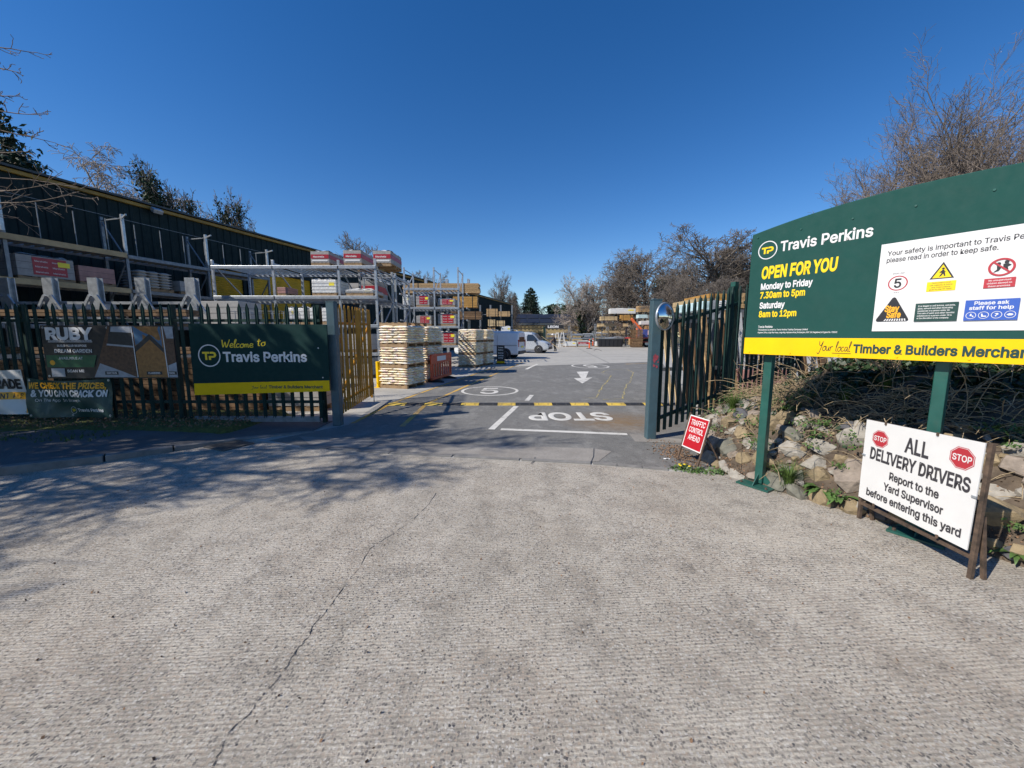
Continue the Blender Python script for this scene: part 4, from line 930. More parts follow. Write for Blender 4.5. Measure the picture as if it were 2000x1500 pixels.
tree_at(TB2, 'bare_tree', 'small bare tree above the timber stacks on the middle rack', 835, 521, 60, 1.3, wide=.9)
o = tree_at(TB3, 'bare_tree', 'upright bare tree with ivy rising beyond the end of the warehouse', 962, 531, 66, 2., wide=.75); ivy_on(o, TB3, .25, 700, 6.5, .14, 'ivy', 7)
tree_at(TB1, 'bare_tree', 'slender bare tree just right of the warehouse end', 1003, 566, 72, .9, wide=.6)
tree_at(TC3, 'conifer_tree', 'dense dark cone shaped conifer behind the solar roof', 1036, 563, 92, 0, wide=.95)
tree_at(TC1, 'conifer_tree', 'smaller dark conifer left of the cone shaped conifer', 1006, 572, 90, 2, wide=.8)
tree_at(TB2, 'bare_tree', 'pale leafless shrub in front of the cone shaped conifer', 1020, 600, 86, 2.6, wide=1.)
tree_at(TR1, 'evergreen_tree', 'rounded dark evergreen behind the solar roof, right of the conifer', 1097, 585, 95, 0, wide=.9)
tree_at(TR2, 'evergreen_tree', 'olive green bush tree beside the ivy covered bare tree', 1132, 590, 90, 0, wide=.8)
TM = bare_mesh(77, 10, .26, dict(kids=[2.2, 1.7, 1.6, 1.5], trop=[.02, .1, .08, .04, .03], start=[1, 1, 1, 1], ang=[(28, 58), (25, 55), (25, 55), (25, 55)]), 'bark_pale', 'twig_pale', stems=2)
o = tree_at(TM, 'ivy_tree', 'bare branching tree with ivy clad trunk standing by the far fence', 1152, 530, 70, 1.4, wide=1.0); ivy_on(o, TM, .45, 2600, 5.2, .17, 'ivy', 8, 0)
WG = 'bare woodland trees beyond the yard on the right'
for T, px, yt, Y, rz, wd_, lb in (
    (TB1, 1232, 505, 70, .2, 1., 'leftmost bare woodland tree above the white wrapped timber'),
    (TB2, 1268, 470, 62, 1.1, 1.25, 'tall bare woodland tree left of the broad oak'),
    (TB2, 1205, 545, 80, 2.9, 1., 'low bare tree between the ivy tree and the woodland'),
    (TB1, 1325, 505, 66, 3.7, 1., 'bare tree filling the gap left of the broad oak'),
    (TB1, 1394, 452, 50, 2.4, 1.5, 'broad domed bare oak left of the large green sign'),
    (TB2, 1458, 470, 52, .7, 1.1, 'bare woodland tree half hidden by the left end of the sign'),
    (TB3, 1360, 520, 44, 4.2, 1., 'twiggy bare tree behind the right fence timber'),
    (TB2, 1300, 545, 48, 5.2, 1.15, 'low bare tree right above the mirror post'),
    (TB1, 1430, 535, 40, 5.9, 1.1, 'low tangled bare tree left of the sign edge')):
    tree_at(T, 'bare_tree', lb, px, yt, Y, rz, WG, wide=wd_)
tree_at(TR2, 'evergreen_tree', 'olive evergreen clump among the bare trees above the mirror post', 1308, 535, 72, 1, wide=.7)
tree_at(TR2, 'evergreen_tree', 'olive evergreen clump beside the left edge of the sign', 1452, 528, 58, 2, wide=.8)
o = tree_at(TB3, 'ivy_tree', 'dark ivy covered trunk behind the far timber racks', 1238, 570, 64, 3, wide=.7); ivy_on(o, TB3, .5, 1200, 9, .2, 'ivy', 9, 1)
o = tree_at(TB3, 'ivy_tree', 'ivy covered trunk inside the broad oak crown', 1400, 500, 49, 1.2, wide=.5); ivy_on(o, TB3, .4, 900, 8, .2, 'ivy', 10, 1)
# distant wooded skyline
g = np.random.default_rng(4); C_ = []
for k in range(9000):
    x = g.uniform(-60, 120); hh = 7.5 + 2.5 * vn(x * .12, 3.3) + 1.2 * vn(x * .5, 8); C_.append((x, 118 + g.uniform(-3, 3), hh * math.sqrt(g.random())))
V, Q = leafcloud(C_, .55, g, .6); link('far_wood', np_mesh('far_wood', V, Q, MT['twig'])); bpy.data.objects['far_wood']['kind'] = 'stuff'; bpy.data.objects['far_wood']['label'] = 'distant brown wooded skyline beyond the yard'; bpy.data.objects['far_wood']['category'] = 'wood'
# hedge along the far right behind the racks, one mass
C_ = []
for k in range(16000):
    u = g.random(); x = 15 + 26 * u; y = 68 - 34 * u; C_.append((x + g.normal() * 1.1, y + g.normal() * 1.1, 4.6 * g.random() ** .8 * (.8 + .4 * vn(u * 22, 1))))
V, Q = leafcloud(C_, .16, g, .3); h_ = link('undergrowth', np_mesh('undergrowth', V, Q, MT['twig_brown'])); tag(h_, 'brown leafless undergrowth behind the right hand racks', 'undergrowth', kind='stuff')
# ---- trees to the left of the camera that shade the fence and the street
TS = bare_mesh(91, 10, .2, dict(n=[6, 6, 5, 4, 3], kids=[2.4, 2.0, 1.8, 1.5], rmin=.009, trop=[.05, .0, -.01, .0, .0]), 'bark', 'twig_brown')
plant_tree(TS, 'bare_tree', 'bare street tree whose twigs reach in at the left edge', (-9.7, 2.95, .05), (1.02, .74, .97), 2.7)
tb_ = bare_mesh(92, 10, .2, dict(n=[6, 6, 5, 4, 3], kids=[2.2, 1.9, 1.7, 1.5], rmin=.011), 'bark', 'twig_brown')
o = plant_tree(tb_, 'ivy_tree', 'ivy covered street tree out of view, crown shaped to shade the banners', (-10.9, 3.4, .05), (.5, .5, .7), 1.9)
def shade_crown(o, seed, c, rad, n, size):  # leaf mass added to an out-of-view tree for the shade it casts
    g = np.random.default_rng(seed); E_ = g.uniform(-1, 1, (n, 3)); E_ = E_[(E_ ** 4).sum(1) < 1]; C_ = np.array(c) + E_ * np.array(rad)
    keep = np.array([vn(q[0] * 1.1 + 5, q[1] * 1.1 + q[2] * .9) > -.33 for q in C_]); V, Q = leafcloud(C_[keep], size, g, .6); m_ = link('shade_foliage', np_mesh('shade_foliage', V, Q, MT['ivy'])); m_.parent = o; m_.matrix_parent_inverse = Matrix.Diagonal((1 / o.scale[0], 1 / o.scale[1], 1 / o.scale[2], 1)) @ Matrix.Rotation(-o.rotation_euler[2], 4, 'Z')
shade_crown(o, 31, (.3, .3, 6.2), (2.5, .65, 1.0), 4500, .15)  # shaped to darken the fence while leaving the gate's shadow clear
tc_ = bare_mesh(93, 8, .16, dict(kids=[2.2, 1.9, 1.7, 1.5], rmin=.011), 'bark', 'twig_brown')
o = plant_tree(tc_, 'ivy_tree', 'leafy young street tree out of view, crown added to shade the left fence end', (-14.4, 4.4, .05), .9, .4); shade_crown(o, 32, (0, 0, 5.2), (2.6, 1.5, 3.0), 3000, .15)  # unseen crown, kept thin so the shade on the left stays dappled
# twigs reaching into the picture at the upper left
g2 = random.Random(12)
lt = thing('hanging_branch', 'bare budding branch ends dangling before the warehouse at the upper left', 'branch', (-13.0, 7.6, 4.6)); out = []
for k in range(30):
    p0 = Vector((g2.uniform(-.6, .2), g2.uniform(-.5, .5), g2.uniform(-.3, 1.2))); grow(out, g2, p0, Vector((g2.uniform(.4, 1), g2.uniform(-.2, .5), g2.uniform(-.4, .1))).normalized(), g2.uniform(1.0, 2.3), .013, 0, dict(n=[6, 4, 3], wig=[.2, .3, .3], trop=[-.03, .0, .0], start=[2, 1], kids=[1.2, .9], ang=[(20, 60), (25, 60)], ratio=[.4, .5], rmin=.0045))
out.append((Vector((-3.0, -2.5, -4.6)), Vector((-1.5, -.8, -1.0)), .12, .09, 0)); out.append((Vector((-1.5, -.8, -1.0)), Vector((-.5, 0, .3)), .09, .05, 0)); out.append((Vector((-1.5, -.8, -1.)), Vector((-.3, .1, 1.1)), .06, .03, 0))
for px, py, L_ in ((-25, 90, .75), (-20, 130, .5), (-15, 185, .45), (-30, 215, 1.1), (-20, 250, .9), (-30, 300, .9), (-40, 345, 1.6), (-40, 370, 1.7), (-30, 395, 1.5)):
    q_ = D(px, py, 7.6) - Vector((-13.0, 7.6, 4.6)); grow(out, g2, q_, Vector((1, g2.uniform(-.1, .2), g2.uniform(-.15, .12))).normalized(), L_, .012, 0, dict(n=[6, 4, 3], wig=[.12, .3, .3], trop=[.0, .05, .0], start=[1, 1], kids=[.9, .6], ang=[(25, 60), (25, 60)], ratio=[.35, .5], rmin=.005))
    out.append((Vector((-3.0, -2.5, 2.0)), q_, .05, .014, 0))
out.append((Vector((-3.0, -2.5, -4.6)), Vector((-3.0, -2.5, 2.0)), .12, .05, 0))
V, Q = tubes(out, 4); link('branch', np_mesh('branch', V, Q, MT['twig_brown']), lt)
# ---- thicket on the bank behind the large sign
TT = bare_mesh(101, 6, .075, dict(n=[7, 6, 5, 4, 3], kids=[1.5, 1.3, 1.1, .9], rmin=.0034, wig=[.1, .16, .2, .24, .24], trop=[.05, .09, .07, .05, .04], ang=[(22, 50), (22, 50), (22, 52), (25, 55)]), 'twig_pale', 'twig', stems=3, split=1)
TT2 = bare_mesh(102, 6, .06, dict(n=[7, 6, 5, 4, 3], kids=[1.6, 1.4, 1.3, 1.1], rmin=.0032, wig=[.14, .2, .24, .26, .26], trop=[.04, .04, .03, .02, .02]), 'bark', 'twig_brown', stems=4, split=1)
print('thicket', TT.n, TT2.n)
SG = 'leafless shrubs on the bank behind the sign'
def shrub(T, px, yt, Y, rz, lb, wide=1., z0=1.9):
    q = D(px, yt, Y); s = (q.z - z0) / T.h; o = plant_tree(T, 'bare_shrub', lb, (q.x, Y, z0), (s * wide, s * wide, s), rz, 'shrub', SG); return o
for a in ((TT, 1945, 20, 6.0, .3, 'tallest budding shrub above the right end of the sign', 1.), (TT, 1800, 170, 7.2, 1.6, 'budding shrub with pale stems above the middle of the sign', .95), (TT2, 1990, 40, 5.6, 3.9, 'dense brown shrub cut off by the right picture edge', 1.), (TT2, 1790, 310, 7.8, 4.4, 'low brown shrub above the name on the sign', .9), (TT, 1710, 300, 8.6, 5.1, 'small shrub with upright twigs left of the pale stemmed one', .9), (TT2, 1670, 400, 10.4, .9, 'lowest twiggy shrub peeping over the left end of the sign', .9), (TT, 1865, 110, 6.8, 2.8, 'budding shrub between the pale stemmed and the tallest one', .9), (TT2, 1735, 330, 7.6, 2.0, 'tangled low shrub directly over the name on the sign', .8), (TT2, 1860, 270, 7.0, 3.3, 'tangled brown shrub over the safety notice', .9), (TT2, 2080, 0, 5.4, 5.5, 'brown shrub beyond the right picture edge', 1.), (TT2, 1930, 260, 9.5, 3.1, 'brown shrub deep behind the sign', 1.)): shrub(*a[:6], wide=a[6])
# pale catkins on the budding shrubs
bud_src = [s for s in TT.seg if s[4] >= 3]; g = np.random.default_rng(8); idx = g.choice(len(bud_src), 260, replace=False)
mb = MB(); C_ = [bud_src[i][1][:] for i in idx]; V, Q = leafcloud(C_, .012, g, .6); bme = np_mesh('catkins', V, Q, MT['bud'])
for o in [o for o in bpy.data.objects if o.get('group') == SG and any(ch.data == TT.crown for ch in o.children)]: link('catkins', bme, o)
# ---- ground plants
def blades(C_, n, L, spread, g, w=.004):
    V = []; Fq = []
    for c in C_:
        for _ in range(n):
            a = g.uniform(0, 6.28); r_ = abs(g.gauss(0, spread)); p0 = Vector(c) + Vector((math.cos(a) * r_ * .35, math.sin(a) * r_ * .35, 0)); l = L * g.uniform(.5, 1.1); k = g.uniform(.2, .9)
            e = Vector((math.cos(a), math.sin(a), 0)); s = Vector((-e.y, e.x, 0)) * w; b0 = len(V)
            for j in range(4):
                u = j / 3; q = p0 + Vector((0, 0, l * (u - .45 * k * u * u))) + e * l * k * u * u; V += [q - s * (1 - u * .9), q + s * (1 - u * .9)]
            Fq += [(b0 + 2 * j, b0 + 2 * j + 1, b0 + 2 * j + 3, b0 + 2 * j + 2) for j in range(3)]
    return V, Fq
GG = 'grass tufts on the stone bank'
gr = random.Random(3)
def tuft(px, py, z, n, L, lb, spread=.06):
    c = P(px, py, z); V, Fq = blades([(0, 0, 0)], n, L, spread, gr); o = link('grass_tuft', np_mesh('grass_tuft', V, Fq, MT['grass'])); o.location = c; return tag(o, lb, 'grass', GG)
def bank_near(px, py):                       # where the view ray meets the bank
    d = Vector(ray(px, py)); best = None
    for k in range(60, 400):
        q = Vector((0, 0, H)) + d * (k * .025)
        if q.z < bank_z(q.x, q.y): return q
    return P(px, py, 0)
_bk = [(bank(i / 120, d), d) for i in range(121) for d in (0, .1, .2, .3, .45, .6, .8, 1.0, 1.3, 1.7, 2.2, 3, 4)]
_ba = np.array([v[:] for v, _ in _bk])
def bank_z(x, y):
    k = np.argmin((_ba[:, 0] - x) ** 2 + (_ba[:, 1] - y) ** 2); dd = math.hypot(_ba[k, 0] - x, _ba[k, 1] - y); return _ba[k, 2] if dd < .35 else 0.
for px, py, n, L, lb in ((1540, 945, 420, .3, 'large grass tuft beside the left sign post foot'), (1432, 798, 320, .3, 'grass tuft at the top of the stones by the dark fence'), (1500, 930, 90, .1, 'small grass tuft just right of the left post'), (1515, 965, 120, .1, 'low grass at the concrete edge near the left post'), (1650, 780, 160, .22, 'shaded grass on the slope under the sign'), (1730, 760, 160, .22, 'shaded grass patch above the delivery sign'), (1510, 785, 60, .14, 'thin grass on the bank behind the left post')):
    q = bank_near(px, py); V, Fq = blades([(0, 0, 0)], n, L, .07, gr); o = link('grass_tuft', np_mesh('grass_tuft', V, Fq, MT['grass'])); o.location = q - Vector((0, 0, .02)); tag(o, lb, 'grass', GG)
def dock(px, py, n, L, lb, name='dock_plant', m='leaf', w=.24, up=.7):
    q = bank_near(px, py); t_ = thing(name, lb, 'plant', q - Vector((0, 0, .02)), group='weeds along the foot of the bank')
    for k in range(n):
        a = gr.uniform(0, 6.28); l = L * gr.uniform(.6, 1.1); e = Vector((math.cos(a), math.sin(a), 0)); s = Vector((-e.y, e.x, 0)); V = []; Fq = []; el = gr.uniform(.3, 1.) * up
        for j in range(7):
            u = j / 6; c = e * (l * u * (1 - .2 * el)) + Vector((0, 0, l * (el * u - .75 * u * u * gr.uniform(.6, .8)) + .03)); ww = l * w * .5 * math.sin(math.pi * min(1, u * .93 + .05)) * (1 + .12 * (j % 2)); V += [c - s * ww + Vector((0, 0, ww * .3)), c, c + s * ww + Vector((0, 0, ww * .3))]
        for j in range(6): b0 = 3 * j; Fq += [(b0, b0 + 1, b0 + 4, b0 + 3), (b0 + 1, b0 + 2, b0 + 5, b0 + 4)]
        link('leaf', np_mesh('leaf', V, Fq, MT[m], True), t_)
    return t_
dock(1605, 958, 16, .22, 'broad leaved dock plant left of the delivery sign'); dock(1640, 975, 15, .2, 'broad leaved dock plant touching the delivery sign leg side'); dock(1625, 870, 18, .1, 'small leafy weed rooted between the middle stones'); dock(1590, 855, 14, .09, 'small leafy weed on the upper stones under the sign'); dock(1460, 850, 16, .09, 'leafy weed on the stones left of the left post'); dock(1452, 890, 16, .09, 'leafy weed above the shadow of the red sign'); dock(1480, 965, 9, .07, 'tiny weed growing against the left post plate'); dock(1985, 1085, 10, .16, 'green weed at the right picture edge'); dock(1550, 890, 14, .08, 'leafy weed on the stones right of the left post'); dock(1720, 1025, 14, .12, 'flat green weed behind the foot of the delivery sign')
for px, py, lb in ((1330, 917, 'dandelion clump with yellow flowers by the red sign foot'), (1362, 922, 'green weed clump around the front leg of the red sign'), (1400, 924, 'green weed clump right of the red sign'), (1430, 922, 'green weed clump at the concrete edge left of the post')):
    q = P(px, py); t_ = thing('dandelion', lb, 'plant', q, group='weeds at the concrete edge'); g = np.random.default_rng(px); C_ = np.stack([g.normal(0, .06, 130), g.normal(0, .045, 130), np.abs(g.normal(.02, .015, 130))], 1); V, Q = leafcloud(C_, .022, g, .45); link('leaves', np_mesh('leaves', V, Q, MT['leaf']), t_)
    if px == 1330:
        for a, c, z in ((-.02, -.03, .06), (.05, .02, .06), (.1, -.01, .045), (.0, .05, .05)): mb = MB(); mb.lathe([(.0, .008), (.014, .006), (.016, 0), (.0, -.006)], 9, (a, c, z)); mb.obj('flower', MT['flower'], t_); mb = MB(); mb.tube((a, c, 0), (a, c, z), .002, n=4); mb.obj('stalk', MT['leaf'], t_)
g = np.random.default_rng(77); C_ = []
for k in range(34):
    u = g.uniform(.2, .78); d0 = g.uniform(.05, .95); q = bank(u, d0); s_ = g.uniform(.03, .09)
    for _ in range(int(60 * s_ / .06)): e = g.normal(size=3) * s_; C_.append((q.x + e[0] - .05, q.y + e[1] - .03, q.z + .06 + abs(e[2]) * .6))
V, Q = leafcloud(C_, .018, g, .5); o = link('small_weeds', np_mesh('small_weeds', V, Q, MT['leaf'])); tag(o, 'small green weeds sprouting all over the stone bank', 'weeds', kind='stuff')
C_ = []
for k in range(420): C_.append((g.normal(-1, 3.2), abs(g.normal(0, 2.6)) + 1.2, .006))
C_ = [c for c in C_ if c[1] < 4.5]; V, Q = leafcloud(C_, .009, g, .7); o = link('road_grit', np_mesh('road_grit', V, Q, MT['litter'])); tag(o, 'scattered grit and leaf scraps on the concrete street', 'grit', kind='stuff')
# dead stems and litter, ivy sheet on the upper bank: uncountable
g3 = random.Random(9); out = []
for k in range(1500):
    u = g3.uniform(.12, .85); d0 = abs(g3.gauss(.0, .35)) + .78 if g3.random() < .9 else g3.uniform(.2, .7); p0 = bank(u, d0) + Vector((0, 0, .01)); a = g3.uniform(0, 6.28); l = g3.uniform(.15, .5); dv = Vector((math.cos(a) - .35, math.sin(a) * .8 - .15, g3.uniform(.0, .8))).normalized(); p_ = p0
    for j in range(4):
        q = p_ + dv * l / 4; zb = bank(min(.99, u), d0).z; dv = (dv + Vector((g3.uniform(-.25, .25), g3.uniform(-.25, .25), -.28))).normalized(); q.z = max(q.z, zb - .15); out.append((p_, q, .0035, .003, 0)); p_ = q
V, Q = tubes(out, 3); o = link('dead_stems', np_mesh('dead_stems', V, Q, MT['straw'])); tag(o, 'dry straw coloured bramble stems tangled over the upper bank', 'dead stems', kind='stuff')
out = []
for k in range(150):
    u = g3.uniform(.16, .62); d0 = g3.uniform(.8, 2.4); p_ = bank(u, d0); a = g3.uniform(0, 6.28); dv = Vector((math.cos(a) * .6 - .2, math.sin(a) * .6, 1)).normalized(); l = g3.uniform(.4, .95)
    for j in range(6): q = p_ + dv * l / 6; dv = (dv + Vector((g3.uniform(-.3, .3), g3.uniform(-.3, .3), -.22))).normalized(); out.append((p_, q, .005, .004, 0)); p_ = q
V, Q = tubes(out, 3); o = link('brambles', np_mesh('brambles', V, Q, MT['straw'])); tag(o, 'arching dry bramble canes on the slope below the sign', 'brambles', kind='stuff')
g = np.random.default_rng(14); C_ = []
for k in range(11000):
    u = g.uniform(.14, .8); d0 = abs(g.normal(1.6, .7)) + .45
    if vn(u * 30, d0 * 3) > -.12: q = bank(u, d0); C_.append((q.x, q.y, q.z + g.uniform(0, .07)))
V, Q = leafcloud(C_, .034, g, .75); o = link('ivy_cover', np_mesh('ivy_cover', V, Q, MT['ivy'])); tag(o, 'dark ivy and ground cover spreading over the slope under the sign', 'ground cover', kind='stuff')
C_ = []
for k in range(2600):
    if k % 3: u = g.uniform(.15, .8); q = bank(u, abs(g.normal(.05, .25))); C_.append((q.x, q.y, q.z + .01))
    else: C_.append((g.normal(2.38, .14), g.normal(5.25, .3), .012))
V, Q = leafcloud(C_, .014, g, .7); o = link('leaf_litter', np_mesh('leaf_litter', V, Q, MT['litter'])); tag(o, 'brown leaf litter between stones and along the fence foot', 'leaf litter', kind='stuff')
C_ = [(g.uniform(-11.5, -4.6), g.uniform(6.2, 7.6), .16 + g.uniform(0, .05)) for _ in range(2500)]; V, Q = leafcloud(C_, .02, g, .7); o = link('verge_litter', np_mesh('verge_litter', V, Q, MT['litter'])); tag(o, 'dead leaves and scraps under the banners on the left', 'leaf litter', kind='stuff')
C_ = [(g.uniform(-10.5, -6.3), 5.55 + .55 * g.random() + .1 * g.normal(), .1) for _ in range(260)]; V, Fq = blades(C_, 7, .07, .05, gr, .003); o = link('verge_grass', np_mesh('verge_grass', V, Fq, MT['grass'])); tag(o, 'short mossy grass strip along the pavement on the left', 'grass', kind='stuff')
# ================================================================== RACKS AND STOCK
YA = R(-18)
def upright(mb, x, y, h): mb.box((x, y, h / 2), (.085, .07, h))
def rack(name, label, origin, rz, xs, depth, hs, levels, m='galv', decks=True, skipbeam=()):
    t = thing(name, label, 'rack', origin, rz); hh = hs if isinstance(hs, (list, tuple)) else [hs] * len(xs)
    for x, h in zip(xs, hh):
        for y in (0, depth):
            mb = MB(); upright(mb, x, y, h); u = mb.obj('upright', MT[m], t, bevel=.006)
            mb = MB(); mb.box((x, y, .01), (.16, .14, .02)); mb.obj('foot_plate', MT[m], u)
        n = max(2, int(h / 1.15)); mb = MB()
        for k in range(n):
            z0, z1 = .25 + (h - .4) * k / n, .25 + (h - .4) * (k + 1) / n; a, c = (0, depth) if k % 2 else (depth, 0)
            mb.bar((x, a, z0), (x, c, z1), .04, .035)
        mb.bar((x, 0, h - .12), (x, depth, h - .12), .04, .035); mb.obj('frame_brace', MT['galv_dark' if m == 'galv_dark' else m], t)
    for lv in levels:
        for i in range(len(xs) - 1):
            if (lv, i) in skipbeam: continue
            for y in (-.045, depth + .045):
                mb = MB(); mb.box(((xs[i] + xs[i + 1]) / 2, y, lv), (xs[i + 1] - xs[i] + .06, .045, .12)); mb.obj('beam', MT[m], t, bevel=.01)
            if decks:
                mb = MB(); w = xs[i + 1] - xs[i] - .12; n = int(w / .21)
                for k in range(n): mb.box((xs[i] + .1 + (k + .5) * w / n, depth / 2, lv + .035), (.1, depth + .02, .03))
                o = mb.obj('deck_slats', MT['galv' if m == 'galv' else 'pallet_wood'], t); o['kind'] = 'stuff'
    return t
def pallet_into(t, w, d, z=0., m='pallet_wood'):
    mb = MB()
    for k in range(5): mb.box((-w / 2 + .05 + k * (w - .1) / 4, 0, z + .105), (.1, d, .018))
    for y in (-d / 2 + .05, 0, d / 2 - .05): mb.box((0, y, z + .055), (w, .09, .075))
    for y in (-d / 2 + .05, 0, d / 2 - .05): mb.box((0, y, z + .009), (w, .09, .016))
    return mb.obj('pallet', MT[m], t)
def pack(label, X0, X1, Y, z0, z1, d, style='grey', rz=0., name='stock_pack', cat='pack', grp='wrapped packs on the racks', pal=True):
    w = X1 - X0; t = thing(name, label, cat, ((X0 + X1) / 2, Y + d / 2, z0), rz, grp); hp = .115 if pal else 0.
    if pal: pallet_into(t, w, d)
    h = z1 - z0 - hp; g = random.Random(label)
    bodym = {'grey': 'block_grey', 'red': 'stone_grey', 'white': 'wrap_white', 'blue': 'wrap_blue', 'timber': 'timber', 'pale': 'timber_pale', 'brown': 'timber_brown', 'orange': 'timber_orange', 'brick': 'label_pink', 'redband': 'stone_grey'}[style]
    if style in ('timber', 'pale', 'brown', 'orange'):
        n = max(2, int(h / .11)); bh = h / n
        for k in range(n):
            nb = max(1, int(d / .45)) ; mb = MB()
            for q in range(nb): mb.box((g.uniform(-.01, .01) * w, -d / 2 + (q + .5) * d / nb, hp + (k + .5) * bh), (w * g.uniform(.985, 1), d / nb - .012, bh - .012))
            mb.obj('board_layer', MT[bodym], t)
        for a in (-.3, .3): mb = MB(); mb.box((a * w, 0, hp + h / 2), (.03, d + .02, h + .02)); mb.obj('strap', MT['black_plastic'], t)
        return t
    nl = max(2, int(h / .16))
    mb = MB(); nx, ny = 6, 6
    mb.box((0, 0, hp + h / 2), (w, d, h)); bo = mb.obj('body', MT[bodym], t, bevel=.025 if style in ('white', 'blue') else .008)
    if style in ('grey', 'red', 'redband', 'brick'):
        mb = MB()
        for k in range(1, nl): mb.box((0, 0, hp + k * h / nl), (w + .006, d + .006, .008))
        mb.obj('layer_gap', MT['print_grey'], bo)
    if style in ('red', 'redband'):
        mb = MB()
        if style == 'red': mb.box((.06 * w, -d / 2 - .006, hp + h * .52), (w * .6, .006, h * .84))
        else:
            mb.box((0, -d / 2 - .006, hp + h * .55), (w * .96, .006, h * .36)); mb.box((w / 2 + .006, 0, hp + h * .55), (.006, d * .98, h * .36))
        rl = mb.obj('wrapper_print', MT['pack_red'], t)
        B = Board(t, -d / 2 - .011)
        if style == 'red':
            for r_ in range(3):
                for c_ in range(2): B.text('Marshalls', (-.2 + c_ * .3) * w, hp + h * (.72 - r_ * .26), h * .07, w * .22, 'print_white', .01)
            B.rect(w * .2, hp + h * .58, w * .42, hp + h * .82, 'label_yellow', 'ticket')
        else: B.text('Marshalls', -w * .36, hp + h * .46, h * .13, w * .6, 'print_white', .02); B.rect(-w * .42, hp + h * .12, w * .42, hp + h * .26, 'print_white', 'label')
    if style in ('white', 'redband', 'red'):   # crumpled film on top
        V = []; n = 7
        for j in range(n + 1):
            for i in range(n + 1): V.append((-w / 2 + w * i / n, -d / 2 + d * j / n, hp + h + .012 + (g.uniform(0, .07) if 0 < i < n and 0 < j < n else g.uniform(-.02, .02))))
        link('film', np_mesh('film', V, [(j * (n + 1) + i, j * (n + 1) + i + 1, (j + 1) * (n + 1) + i + 1, (j + 1) * (n + 1) + i) for j in range(n) for i in range(n)], MT['wrap_white'], True), t)
    if style == 'white':
        B = Board(t, -d / 2 - .004); B.rect(w * .2, hp + h * .55, w * .42, hp + h * .8, 'label_yellow', 'ticket')
        mb = MB(); [mb.box((0, 0, hp + h * q), (w + .016, d + .016, .015)) for q in (.25, .5, .75)]; mb.obj('strap', MT['block_grey'], t)
    return t
def pk(label, x0, x1, yt, Y, z0, d, style, **k):
    a = D(x0, yt, Y); c = D(x1, yt, Y); return pack(label, a.x, c.x, Y, z0, max(a.z, z0 + .2), d, style, **k)
# ---- tall rack facing the gate
YR = 14.8; xA = [D(x, 520, YR).x for x in (415, 533, 661, 733)]; zt = D(600, 508, YR).z
LA = [D(600, 521, YR).z - .02, D(600, 580, YR).z - .02, 2.02, .95]
rack('pallet_rack', 'tall galvanised pallet rack behind the welcome board, front row', (xA[0], YR, 0), 0, [x - xA[0] for x in xA], 2.0, [zt, zt, zt, zt + .05], LA)
rack('pallet_rack', 'galvanised pallet rack standing back to back behind the front row', (xA[2], YR + 2.45, 0), 0, [0, xA[3] - xA[2]], 2.2, [zt, zt - .1], LA[:3])
zA = [z + .062 for z in LA]
pk('grey pack with red print, left one on the tall rack top', 606, 642, 491, YR + .05, zA[0], 1.4, 'redband')
pk('pack with red band wrapped round, middle one on the tall rack top', 670, 705, 489, YR + .05, zA[0], 1.4, 'redband')
pk('grey pack with red panel, right one on the tall rack top', 728, 763, 490, YR + .1, zA[0] , 1.4, 'redband')
pk('white film wrapped block pack on the second shelf of the tall rack', 608, 656, 546, YR + .1, zA[1], 1.2, 'white')
pk('flat white film pack beside the block pack on the second shelf', 673, 728, 566, YR + .05, zA[1], 1.2, 'white')
pk('red and grey pack at the back of the second shelf', 702, 738, 548, YR + 2.7, zA[1], 1.3, 'redband')
pk('dark grey pack deep in the second shelf of the tall rack', 668, 700, 553, YR + 2.75, zA[1], 1.2, 'grey')
pk('small torn pack left on the second shelf of the tall rack', 541, 562, 561, YR + .2, zA[1], .7, 'brick')
for i, (x0, x1, st, lb) in enumerate(((556, 574, 'white', 'first small white pack behind the fence tops'), (577, 600, 'white', 'second small white pack behind the fence tops'), (604, 625, 'white', 'third small white pack behind the fence tops'), (628, 651, 'white', 'white pack beside the left gate post top'))): pk(lb, x0, x1, 602, YR + .05, zA[2], 1.1, st)
for i, (x0, x1, st, lb) in enumerate(((545, 585, 'brick', 'pink brick pack on the lowest shelf behind the welcome board'), (592, 640, 'redband', 'red banded pack on the lowest shelf behind the gate post'), (670, 725, 'grey', 'grey slab pack on the lowest shelf behind the yellow gate'))): pk(lb, x0, x1, 652, YR + .05, zA[3], 1.2, st)
for i, (x0, x1, st, lb) in enumerate(((560, 600, 'grey', 'grey pack on the ground under the tall rack'), (610, 652, 'white', 'white pack on the ground under the tall rack'), (675, 722, 'grey', 'slab pack on the ground behind the yellow gate'))): pk(lb, x0, x1, 700, YR + .1, .0, 1.1, st)
# ---- middle rack
YC = 22.; xC = [D(x, 563, YC).x for x in (790, 848, 895)]; LC = [D(850, y, YC).z - .02 for y in (564, 601, 638, 676)]; zC = [z + .062 for z in LC]
rack('pallet_rack', 'galvanised rack of red labelled packs behind the bag stacks', (xC[0], YC, 0), 0, [x - xC[0] for x in xC], 2.0, D(850, 522, YC).z, LC)
pk('red labelled pack upper left on the middle rack', 812, 838, 577, YC + .1, zC[1], 1.1, 'red'); pk('grey pack with red label upper right on the middle rack', 855, 888, 584, YC + .1, zC[1], 1.1, 'red')
pk('red labelled pack lower left on the middle rack', 813, 842, 617, YC + .1, zC[2], 1.1, 'red'); pk('tall red labelled pack lower right on the middle rack', 855, 890, 613, YC + .1, zC[2], 1.1, 'red')
pk('red labelled pack low on the middle rack beside the bags', 858, 890, 649, YC + .1, zC[3], 1.1, 'red')
pk('white bundle on the upper shelf next to the tall rack', 786, 800, 578, YC + .2, zC[1], .9, 'white')
